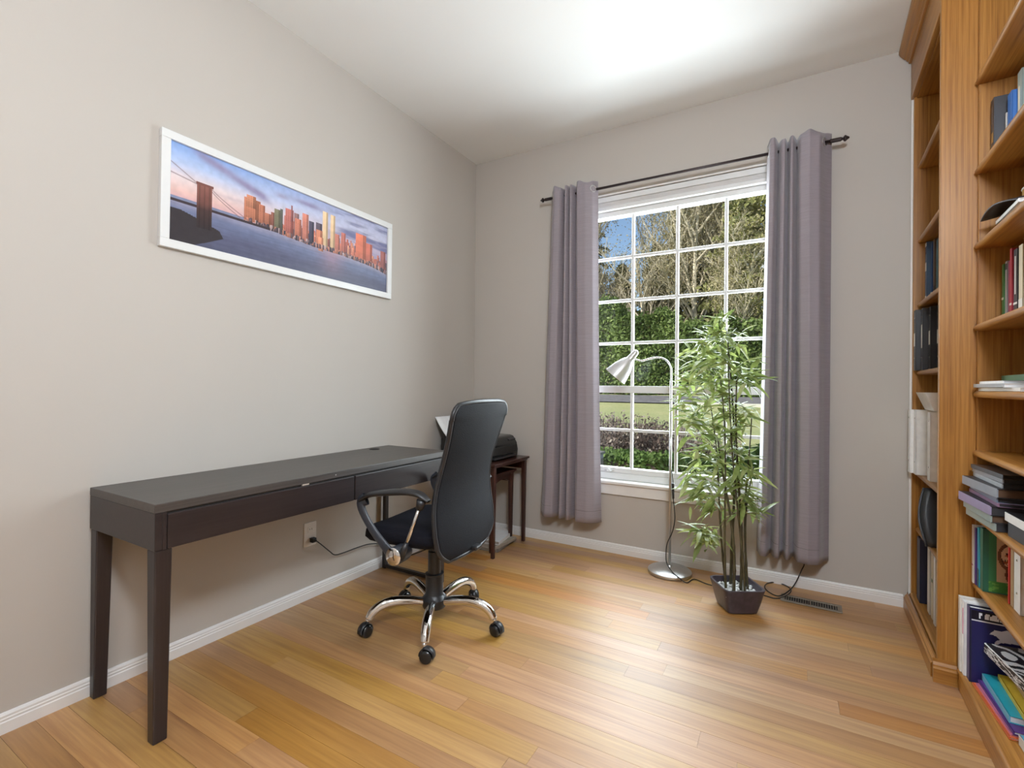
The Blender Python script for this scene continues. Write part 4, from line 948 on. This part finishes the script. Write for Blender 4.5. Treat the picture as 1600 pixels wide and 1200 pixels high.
# plastic wrapped albums
ALB = [('pale green album at the bottom of the stack of wrapped albums', (.578, 2.360), (.588, 2.115), .21, .026, 'charcoal', 'charcoal', 'seafoam'),
       ('grey green album second from the bottom of the wrapped albums', (.572, 2.365), (.578, 2.115), .21, .024, 'charcoal', 'brown', 'seafoam'),
       ('thick lilac album sticking out of the stack of wrapped albums', (.560, 2.372), (.575, 2.110), .22, .030, 'blackcloth', 'charcoal', 'lilac'),
       ('thin rose album just above the thick lilac one', (.590, 2.375), (.592, 2.105), .21, .012, 'roseplastic', 'charcoal', 'roseplastic'),
       ('thin blue grey album above the rose one', (.592, 2.372), (.590, 2.110), .21, .016, 'bluegrey', 'charcoal', 'bluegrey'),
       ('silvery album with a clear sleeve in the upper half of the stack', (.568, 2.364), (.588, 2.100), .21, .030, 'blackcloth', 'brown', 'silverplastic'),
       ('pale grey album third from the top of the wrapped albums', (.600, 2.372), (.602, 2.110), .21, .015, 'charcoal', 'charcoal', 'palegrey'),
       ('grey album with a bright edge second from the top', (.598, 2.375), (.605, 2.115), .20, .014, 'charcoal', 'charcoal', 'silverplastic'),
       ('dark album on top of the stack of wrapped albums', (.592, 2.366), (.606, 2.115), .20, .014, 'brown', 'blackcloth', 'charcoal')]
stack('photo_album', 'album', 'plastic wrapped albums', .6655, ALB)
LB = [('black ring binder lying flat below the other at the right edge of the shelf', (.607, 2.075), (.612, 1.80), .24, .046, 'blackcloth', 'offwhite', 'charcoal'),
      ('black ring binder lying flat on another at the right edge of the shelf', (.602, 2.085), (.606, 1.81), .24, .026, 'blackcloth', 'charcoal', 'white_vinyl')]
stack('ring_binder', 'binder', 'binders lying flat', .6655, LB)
G = 'books on the low shelf of the crowded bookcase'
upright('book', 'thin pinkish white book first on the low shelf', 1519, 860, 2.392, .411, .016, .212, .19, 'offwhite', G, ((.3, .32, 0, 1, 'magenta'),))
upright('book', 'thin purple blue book second on the low shelf', 1523.2, 860, 2.374, .411, .016, .205, .19, 'purple', G)
upright('book', 'teal book on the low shelf beside the green cookbook', 1527.5, 860, 2.356, .411, .024, .212, .19, 'turquoise', G, ((.0, .3, 0, 1, 'teal'),))
ck = upright('book', 'green cookbook with a photograph of bowls on its cover', 1532, 860, 2.330, .411, .034, .218, .19, 'darkgreen', G)
upright('book', 'thin red book on the low shelf', 1575.5, 920, 2.215, .411, .012, .200, .19, 'redbright', G)
upright('book', 'grey brown book on the low shelf before the white binder', 1579.5, 920, 2.20, .411, .026, .205, .19, 'tan', G)
upright('ring_binder', 'white ring binder on the low shelf at the right edge', 1585, 930, 2.165, .411, .055, .205, .21, 'white_vinyl', G, ring=True)
def cover_img(Wn, Hn, base, fn):
    U, V = np.meshgrid((np.arange(Wn)+.5)/Wn, 1-(np.arange(Hn)+.5)/Hn); img = np.ones((Hn, Wn, 3))*L3(*base); return np.clip(fn(U, V, img), 0, 1)
def food(U, V, img):
    n = fbm(U, V, (6, 7), 2); n2 = fbm(U, V, (9, 9), 4)
    def pt_(m, c): nonlocal img; img = np.where(m[..., None], L3(*c), img)
    pt_((U > .12) & (V > .18), (186, 160, 128)); 
    for cx, cy_, r in ((.35, .62, .22), (.62, .48, .24), (.4, .32, .16), (.8, .66, .2)):
        d = np.hypot((U-cx), (V-cy_)*.9); pt_(d < r, (104, 70, 48)); pt_(d < r*.8, (54, 36, 30)); pt_((d < r*.78) & (n2 > .5), (214, 186, 150)); pt_((d < r*.7) & (n > .6), (146, 84, 48))
    pt_(V < .18, (60, 120, 56)); pt_((V < .16) & (n2 > .52), (96, 150, 70)); return img
printed('cover_photo', cover_img(60, 72, (52, 112, 74), food), [(.014, -.0346, .004), (.185, -.0346, .004), (.185, -.0346, .212), (.014, -.0346, .212)], 'cover_print', ck, 'cover photograph of bowls of food')
# bottom shelf
G = 'books standing on the bottom shelf of the crowded bookcase'
upright('book', 'white thick book against the upright on the bottom shelf', 1497.5, 990, 2.392, .0815, .030, .272, .24, 'offwhite', G)
upright('book', 'white thin spiral notebook beside the navy emblem book', 1503.5, 990, 2.360, .0815, .024, .268, .24, 'white_vinyl', G, ((.55, .9, .4, .7, 'pink'),))
nv = upright('book', 'navy purple book with a white leaping animal emblem and white title lettering on its cover', 1511.5, 1000, 2.333, .0815, .034, .264, .24, 'navy', G, ((0, 1, 0, 1, 'duskpurple'),))
def emblem(U, V, img):
    def pt_(m, c): nonlocal img; img = np.where(m[..., None], L3(*c), img)
    def poly(P):
        ins = np.zeros(U.shape, bool); j = len(P)-1
        for i in range(len(P)):
            (xi, yi), (xj, yj) = P[i], P[j]; c = ((yi > V) != (yj > V)) & (U < (xj-xi)*(V-yi)/(yj-yi+1e-9)+xi); ins ^= c; j = i
        return ins
    pt_((V > .86) & (V < .98), (24, 20, 34)); n = fbm(U, V, (46, 10), 12, 2); pt_((V > .88) & (V < .96) & (n > .52) & (U > .06), (232, 232, 236)); pt_((V > .835) & (V < .855), (214, 214, 222))
    w_ = (226, 224, 232)
    pt_(poly([(0.200, 0.700), (0.250, 0.760), (0.320, 0.760), (0.390, 0.790), (0.460, 0.760), (0.520, 0.680), (0.600, 0.660), (0.640, 0.720), (0.670, 0.700), (0.650, 0.655), (0.800, 0.620), (0.800, 0.600), (0.660, 0.630), (0.600, 0.630), (0.490, 0.630), (0.400, 0.620), (0.320, 0.610), (0.270, 0.560), (0.240, 0.560), (0.270, 0.620), (0.310, 0.650), (0.270, 0.685)]), w_)
    pt_(poly([(0.660, 0.665), (0.790, 0.635), (0.800, 0.650), (0.680, 0.685)]), w_)
    return img
printed('cover_print', cover_img(110, 118, (36, 34, 84), emblem), [(.004, -.0348, .002), (.238, -.0348, .002), (.238, -.0348, .262), (.004, -.0348, .262)], 'cover_print', nv, 'navy cover with white emblem and title band')
zt = .0815
FLD = [('thin orange folder at the bottom of the folder pile', (.578, 2.285), (.584, 1.98), .23, .007, 'orange', None, 'orange'),
       ('thin pink folder on the orange one in the folder pile', (.585, 2.270), (.590, 1.99), .23, .007, 'pink', None, 'pink'),
       ('thin purple folder on the pink one in the folder pile', (.592, 2.278), (.594, 1.985), .23, .009, 'purple', None, 'purple'),
       ('turquoise folder in the middle of the folder pile', (.604, 2.285), (.598, 2.03), .23, .022, 'turquoise', None, 'sky'),
       ('yellow folder just under the zebra-striped box', (.640, 2.268), (.628, 2.02), .20, .016, 'yellow', None, 'yellow')]
zt = stack('folder', 'folder', 'folders lying on the bottom shelf', zt, FLD)
stack('notebook', 'notebook', None, .0815, [('pale blue notebook with a black band at the right edge of the bottom shelf', (.600, 1.965), (.600, 1.73), .22, .030, 'sky', None, 'offwhite')])
cb = thing('cardboard_box', 'small tan cardboard box under the zebra-striped box', 'box', (.745, 2.125, zt+.0005), R(-3))
MB().box(-.085, .085, -.125, .125, 0, .052).build('box_body', 'tan', cb, bevel=.001)
MB().box(-.088, .088, -.128, .128, .040, .064).build('lid', 'tan', cb, bevel=.001)
zt += .0655
zb = thing('zebra_box', 'flat box with black and white zebra stripes on top of the folder pile', 'box', (0, 0, 0))
P = Vector((.602, 2.262, 0)); Q = Vector((.634, 1.965, 0)); d_ = P-Q; rz_ = math.atan2(d_.y, d_.x)-PI/2; zw = .20; zl = d_.length
cc_ = (P+Q)/2+Vector((math.cos(rz_), math.sin(rz_), 0))*zw/2; zb.location = (cc_.x, cc_.y, zt+.001); zb.rotation_euler = (0, 0, rz_); ZH = .034
MB().box(-zw/2, zw/2, -zl/2, zl/2, 0, ZH).build('box_body', 'white_vinyl', zb, bevel=.002)
def zebra(U, V, img):
    a = fbm(U, V, (2.6, 3.4), 31, 2); b = fbm(U, V, (3, 3), 77, 2); s = np.sin((U*7.5+V*8.5+a*11+b*4)*2.1); img[...] = L3(232, 232, 234); return np.where((s > .05)[..., None], L3(34, 32, 40), img)
e_ = .0006
printed('stripes', cover_img(84, 120, (230, 230, 230), zebra), [(-zw/2+.002, -zl/2+.002, ZH+e_), (zw/2-.002, -zl/2+.002, ZH+e_), (zw/2-.002, zl/2-.002, ZH+e_), (-zw/2+.002, zl/2-.002, ZH+e_)], 'cover_print', zb)
printed('stripes', cover_img(110, 14, (230, 230, 230), zebra), [(-zw/2-e_, zl/2-.002, .002), (-zw/2-e_, -zl/2+.002, .002), (-zw/2-e_, -zl/2+.002, ZH-.002), (-zw/2-e_, zl/2-.002, ZH-.002)], 'cover_print', zb)
printed('stripes', cover_img(60, 14, (230, 230, 230), zebra), [(-zw/2+.002, -zl/2-e_, .002), (zw/2-.002, -zl/2-e_, .002), (zw/2-.002, -zl/2-e_, ZH-.002), (-zw/2+.002, -zl/2-e_, ZH-.002)], 'cover_print', zb)

# ------------------------------------------------------------------ outside
def ground_z(x, y): return np.interp(y, [3, 5, 7, 19, 21, 60], [-.25, -.2, -.12, .42, .78, 2.0])
gx = np.linspace(-30, 22, 53); gy = np.concatenate([np.linspace(3.32, 24, 70), np.linspace(25, 70, 24)]); GXX, GYY = np.meshgrid(gx, gy)
GZ = ground_z(GXX, GYY)+.03*np.sin(GXX*1.3)*np.cos(GYY*.9)
idx = np.arange(GXX.size).reshape(GXX.shape)
GF = np.stack([idx[:-1, :-1], idx[:-1, 1:], idx[1:, 1:], idx[1:, :-1]], -1).reshape(-1, 4)
gm = Mt('lawn_grass'); v = gm.coords('Position'); a = gm.noise(v, .35, 3); b = gm.noise(v, 9, 5, .7)
gm.base(gm.mix(.45, gm.ramp(a, [(.35, (.26, .31, .14, 1)), (.55, (.38, .39, .18, 1)), (.7, (.48, .44, .22, 1))]), gm.ramp(b, [(.3, (.22, .27, .11, 1)), (.7, (.56, .55, .34, 1))]))); gm.set(rough=.9, spec=.1); gm.bump(b, .6, .03)
lw_ = raw('lawn', np.stack([GXX, GYY, GZ], -1).reshape(-1, 3), GF, gm.m); tag(lw_, 'sunlit lawn sloping up from the house to the hedge', 'lawn', kind='stuff')
rx = np.linspace(-30, 22, 40); rv = []; 
for x in rx: rv += [(x, 19.2, float(ground_z(x, 19.2))+.05), (x, 20.6, float(ground_z(x, 20.6))+.06)]
rd = raw('road', rv, [(2*i, 2*i+2, 2*i+3, 2*i+1) for i in range(39)], plain('grey_asphalt', (.15, .145, .16), .9, var=.2, nscale=4)); struct(rd, 'strip of grey asphalt road between lawn and hedge', 'road')
kb = MB().prism([(0, 0), (.14, 0), (.14, .12), (0, .12)], (-3.6, 19.05, .44), (0, 1, 0), (0, 0, 1), (1, 0, 0), 20).build('trim_1', plain('pale_concrete', (.55, .54, .5), .9)); struct(kb, 'pale concrete kerb along the far road', 'kerb')

def leafquads(C, size, seed, aspect=.55, upbias=0.0):
    """random little folded quads centred at C (n,3)"""
    r = np.random.default_rng(seed); n = len(C)
    d = r.normal(size=(n, 3)); d[:, 2] -= upbias; d /= np.linalg.norm(d, axis=1)[:, None]
    e = r.normal(size=(n, 3)); e -= d*(e*d).sum(1)[:, None]; e /= np.linalg.norm(e, axis=1)[:, None]
    s = (size*(.6+.8*r.random(n)))[:, None]; a = d*s*.5; b = e*s*.5*aspect
    V = np.stack([C-a, C+b, C+a, C-b], 1).reshape(-1, 3); F = np.arange(4*n).reshape(n, 4); return V, F
def vnoise(P, sc, seed):
    r = np.random.default_rng(seed); out = np.zeros(len(P))
    for k in range(6):
        w_ = r.normal(size=3)*sc; out += np.sin(P@w_+r.random()*6)/6
    return out
M['hedge'] = leafmat('laurel_hedge_leaf', [(.055, .10, .025, 1), (.11, .19, .045, 1), (.19, .29, .08, 1), (.31, .40, .14, 1)])
M['boxwood'] = leafmat('boxwood_leaf', [(.06, .11, .03, 1), (.12, .21, .05, 1), (.22, .33, .09, 1)])
M['conifer'] = leafmat('conifer_spray', [(.08, .10, .05, 1), (.15, .17, .08, 1), (.24, .25, .11, 1), (.36, .36, .17, 1)])
M['conifer2'] = leafmat('yellow_green_spray', [(.12, .15, .05, 1), (.24, .28, .09, 1), (.40, .42, .15, 1), (.55, .52, .24, 1)])
M['olive'] = leafmat('olive_twig_foliage', [(.17, .16, .09, 1), (.30, .27, .15, 1), (.44, .39, .22, 1), (.58, .52, .32, 1)])
M['bark'] = plain('mossy_bark', (.34, .30, .20), .9, var=.35, nscale=3)
M['palebark'] = plain('pale_lichen_bark', (.60, .54, .42), .9, var=.3, nscale=4)
M['twig'] = leafmat('dry_brown_leaf', [(.11, .08, .07, 1), (.22, .16, .14, 1), (.38, .31, .27, 1), (.60, .54, .47, 1)])
M['stemb'] = plain('brown_stem', (.13, .09, .075), .9, var=.3)
# tall hedge
hn = 95000; r = np.random.default_rng(2)
def hedge_top(x): return np.interp(x, [-30, -12, -8.0, -6.7, -5.9, -4, -2, 2, 22], [4.6, 4.7, 4.75, 4.85, 4.15, 3.95, 3.7, 3.5, 3.5])
hx = r.uniform(-16, 7, hn); hz = r.random(hn)**.85; top = hedge_top(hx)+.22*np.sin(hx*2.3)+.12*np.sin(hx*5.1)
face = r.random(hn) < .72
base = ground_z(hx, 21.2)
P = np.stack([hx, np.where(face, 21.0+.35*np.sin(hx*1.7+hz*5)*.6+np.abs(r.normal(size=hn))*.35, r.uniform(21, 23, hn)), np.where(face, base+hz*(top-base), top+r.normal(size=hn)*.14)], 1)
P[:, 1] += .35*vnoise(P, 1.4, 5)-np.where(face, .0, 0)
V, F = leafquads(P, .17, 3)
hd = thing('laurel_hedge', 'tall dense green laurel hedge beyond the lawn', 'hedge', (-4.5, 22, .8))
MB().prism([(21.6, .3), (23.2, .3), (23.2, 3.3), (21.6, 3.3)], (-16, 0, 0), (0, 1, 0), (0, 0, 1), (1, 0, 0), 23).build('inner_branches', 'bark', hd, loc=(4.5, -22, -.8))
o = raw('foliage', V-np.array([-4.5, 22, .8]), F, 'hedge', hd); o['kind'] = 'stuff'
# trees
def branches(base, h, seed, spread=.35, levels=4, r0=.16, lean=(0, 0), nb=(9, 7, 5), upw=.55):
    rr = random.Random(seed); segs = []; tips = []
    def grow(p, d, L, rad, lev):
        n = 5 if lev < 2 else 3; q = p.copy(); pts = [(q.copy(), rad)]
        for i in range(n):
            d = (d+Vector((rr.uniform(-1, 1), rr.uniform(-1, 1), rr.uniform(-.3, .9)*upw))*(.10 if lev == 0 else .22)).normalized()
            q = q+d*(L/n); pts.append((q.copy(), rad*(1-(i+1)/n*.75)))
        segs.append(pts)
        if lev >= levels-1: tips.append(q); return
        k = nb[min(lev, len(nb)-1)]
        for j in range(k):
            t = (.22 if lev == 0 else .25)+(.95-.25)*(j+rr.random())/k; i = min(n-1, int(t*n)); f = t*n-i; s = pts[i][0].lerp(pts[i+1][0], f)
            a = rr.uniform(0, 2*PI); nd = (d*(1-spread*.6)+Vector((math.cos(a), math.sin(a), rr.uniform(.0, .6)))*spread*1.5).normalized()
            grow(s, nd, L*rr.uniform(.30, .52)*(1.15-t*.45), rad*rr.uniform(.32, .5), lev+1)
    grow(Vector(base), Vector((lean[0], lean[1], 1)).normalized(), h, r0, 0)
    m = MB()
    for pts in segs:
        m.tube([p for p, _ in pts], [max(.008, r_) for _, r_ in pts], 4 if pts[0][1] < .06 else 6, cap=False)
    return m, np.array([tuple(t) for t in tips])
def bare_tree(label, x, y, h, seed, mat='bark', dens=6, fol='olive', r0=.15, spread=.4, leafsize=.11, nb=(11, 7, 5)):
    z = float(ground_z(x, y)); m, tips = branches((0, 0, 0), h*.82, seed, spread, 4, r0, nb=nb)
    t = thing('bare_tree', label, 'tree', (x, y, z), 0, 'trees beyond the hedge')
    m.build('branches', mat, t, fix=False)
    if dens:
        r = np.random.default_rng(seed); C = np.repeat(tips, dens, 0)+r.normal(size=(len(tips)*dens, 3))*np.array([.32, .32, .4])
        V, F = leafquads(C, leafsize, seed, .4); o = raw('twig_foliage', V, F, fol, t); o['kind'] = 'stuff'
    return t
def evergreen(label, x, y, h, w_, seed, fol='conifer', n=9000, size=.30, low=.06, shape=.8):
    z = float(ground_z(x, y)); r = np.random.default_rng(seed); t_ = r.random(n)**.75; zz = low*h+t_*(1-low)*h
    lay = .75+.25*np.sin(zz*7.5+r.random()*6); rad = w_*(1-t_)**shape*lay+.15; a = r.random(n)*2*PI; q = np.sqrt(.25+.75*r.random(n))
    lobes = 1+.28*np.sin(a*5+zz*1.3+seed)
    C = np.stack([np.cos(a)*rad*q*lobes, np.sin(a)*rad*q*lobes, zz-.25*rad*q], 1)
    V, F = leafquads(C, size, seed, .42, .5); t = thing('evergreen_tree', label, 'tree', (x, y, z), 0, 'trees beyond the hedge')
    o = raw('foliage', V, F, fol, t); o['kind'] = 'stuff'
    MB().tube([(0, 0, 0), (0, 0, h*.5), (0, 0, h*.96)], [.16, .10, .02], 7).build('trunk', 'bark', t)
    return t
def sx(s, y): return s*y
BT = [('tall olive leafless tree behind the hedge at the left edge of the window', -.352, 25, 12.5, 1, 'bark', 16, 'olive', .16), ('slender leafless tree standing against the blue sky', -.262, 27, 11.6, 2, 'bark', 1, 'olive', .12),
      ('low twiggy tree behind the hedge beneath the patch of blue sky', -.318, 26, 7.2, 3, 'palebark', 8, 'olive', .12), ('pale-barked leafless tree with many upright stems in the second column of panes', -.245, 25.5, 8.8, 4, 'palebark', 5, 'olive', .14),
      ('tall olive-twigged tree closing the blue sky on its right', -.205, 27, 14, 5, 'bark', 22, 'olive', .17), ('golden twigged tree in the third column of panes', -.165, 25, 13, 6, 'palebark', 20, 'olive', .16),
      ('slim leafless tree with a pale straight trunk above the bamboo', -.145, 26, 13.5, 7, 'palebark', 12, 'olive', .15), ('dense olive leafless tree between the golden tree and the near conifer', -.115, 25, 13, 8, 'bark', 20, 'olive', .16),
      ('low golden tree with long slanting branches in front of the conifer', -.078, 22.8, 7.5, 9, 'palebark', 14, 'olive', .13), ('leafless tree partly behind the bookcase-side curtain', -.005, 26.5, 9, 10, 'bark', 10, 'olive', .16),
      ('leafless tree hidden behind the corner-side curtain', -.43, 26, 12, 11, 'bark', 14, 'olive', .16)]
for lb, s, y, h, sd2, bk, dn, fo, r0 in BT: bare_tree(lb, sx(s, y), y, h, sd2, bk, dn, fo, r0)
EV = [('dark conifer low behind the hedge under the blue sky', -.305, 29, 7.6, 2.0, 31, 'conifer', 8000, .34), ('dark conifer behind the pale stems in the second column of panes', -.232, 29, 8.6, 2.1, 32, 'conifer', 8000, .34),
      ('tall grey-green conifer behind the golden tree', -.165, 31, 15.5, 2.9, 33, 'conifer', 14000, .36), ('broad conifer with yellow-green sprays at the upper right of the window', -.048, 23.8, 13.5, 2.7, 34, 'conifer2', 15000, .30),
      ('tall dark conifer between the golden tree and the yellow-green one', -.105, 29, 15.5, 2.6, 35, 'conifer', 14000, .36), ('dark conifer behind the bookcase-side curtain', .035, 26, 13, 2.8, 36, 'conifer', 10000, .36),
      ('conifer farther right outside, beyond the curtain', .13, 27, 13, 3.0, 37, 'conifer', 8000, .4), ('dark conifer outside to the left of the window view', -.40, 29, 14, 3.0, 38, 'conifer', 10000, .38), ('conifer farther left outside, beyond the curtain', -.52, 27, 13, 3.0, 39, 'conifer', 8000, .4)]
for lb, s, y, h, w_, sd2, fo, n_, sz in EV: evergreen(lb, sx(s, y), y, h, w_, sd2, fo, n_, sz)
# dry shrubs, boxwood, utility box
def dry_shrub(label, x, y, h, w_, seed):
    rr = random.Random(seed); z = float(ground_z(x, y)); t = thing('dry_shrub', label, 'shrub', (x, y, z), 0, 'dry brown shrubs under the window'); m = MB(); C = []
    for k in range(84):
        a = rr.uniform(0, 2*PI); q = w_*math.sqrt(rr.random()); bx, by = q*.55*math.cos(a), q*.55*math.sin(a); tx, ty = q*math.cos(a)+rr.uniform(-.05, .05), q*math.sin(a)+rr.uniform(-.05, .05); hh = h*rr.uniform(.62, 1.0)
        p1 = (bx, by, 0); p2 = ((bx+tx)/2+rr.uniform(-.03, .03), (by+ty)/2, hh*.55); p3 = (tx, ty, hh); m.tube([p1, p2, p3], [.006, .005, .0025], 4, cap=False)
        for j in range(26):
            f = rr.uniform(.25, 1.04); C.append((bx+(tx-bx)*f+rr.gauss(0, .03), by+(ty-by)*f+rr.gauss(0, .03), hh*f+rr.gauss(0, .02)))
    m.build('stems', 'stemb', t, fix=False); V, F = leafquads(np.array(C), .048, seed, .5); o = raw('dry_leaves', V, F, 'twig', t); o['kind'] = 'stuff'
for i, (x, y, h, w_, lb) in enumerate(((-2.55, 5.75, .86, .36, 'first dry brown shrub from the corner-side curtain'), (-2.05, 5.70, .84, .36, 'second dry brown shrub from the corner-side curtain'), (-1.55, 5.72, .82, .36, 'dry brown shrub seen through the second column of panes'),
        (-1.08, 5.68, .74, .34, 'dry brown shrub seen just left of the bamboo'), (-.62, 5.75, .60, .30, 'dry brown shrub seen behind the bamboo'), (-3.1, 5.8, .86, .36, 'dry brown shrub outside behind the corner-side curtain'), (-2.3, 6.35, .80, .36, 'dry brown shrub in the back row nearest the corner-side curtain'), (-1.75, 6.3, .78, .36, 'dry brown shrub in the back row at its middle'), (-1.2, 6.3, .72, .34, 'dry brown shrub in the back row nearest the bamboo'))):
    dry_shrub(lb, x, y, h*1.12, w_, 50+i)
def bush(name, label, cat, x0, x1, y0, y1, h, seed, n, size, mat='boxwood', rnd=0):
    r = np.random.default_rng(seed); z = float(ground_z((x0+x1)/2, y0)); t = thing(name, label, cat, ((x0+x1)/2, (y0+y1)/2, z)); k = r.integers(0, 4, n)
    u, v_ = r.uniform(-1, 1, n), r.uniform(-1, 1, n); w2 = r.random(n)
    X = np.where(k == 2, np.sign(u)*.97, u); Yy = np.where(k == 0, -1+.12*np.abs(v_), v_); Zz = np.where((k == 1) | (k == 3), 1-.06*w2, w2)
    if rnd: 
        d = np.stack([X, Yy, Zz*2-1], 1); d /= np.maximum(1, np.linalg.norm(d, axis=1))[:, None]; X, Yy, Zz = d[:, 0], d[:, 1], (d[:, 2]+1)/2
    C = np.stack([X*(x1-x0)/2, Yy*(y1-y0)/2, Zz*h], 1); C += r.normal(size=C.shape)*size*.5
    V, F = leafquads(C, size, seed, .6); o = raw('foliage', V, F, mat, t); o['kind'] = 'stuff'
    if not rnd: MB().box(-(x1-x0)/2+.06, (x1-x0)/2-.06, -(y1-y0)/2+.06, (y1-y0)/2-.06, 0, h-.06).build('inner_twigs', 'stemb', t)
    else: MB().tube([(0, 0, 0), (0, 0, h*.6)], [.03, .01], 6).build('stem', 'stemb', t)
bush('boxwood_hedge', 'low clipped boxwood hedge just outside the window', 'hedge', -2.25, -.35, 4.85, 5.30, .60, 71, 16000, .042)
bush('green_shrub', 'rounded green shrub outside at the right end of the low hedge', 'shrub', -.52, .25, 4.9, 5.6, .74, 72, 6000, .05, 'boxwood', 1)
ub = thing('utility_box', 'grey ribbed utility box outside the lower left pane', 'utility box', (-1.80, 4.5, float(ground_z(0, 4.5))+.035))
MB().box(-.20, .20, -.17, .17, 0, .62).build('housing', plain('grey_enamel', (.33, .34, .38), .5), ub, bevel=.01)
for k in range(11): MB().box(-.19+k*.035, -.178+k*.035, -.178, -.17, .04, .58).build('rib', 'grey', ub)
for k in range(9): MB().box(.20, .208, -.15+k*.035, -.138+k*.035, .04, .58).build('rib', 'grey', ub)
MB().box(-.215, .215, -.185, .185, .62, .645).build('lid', 'grey', ub, bevel=.006)
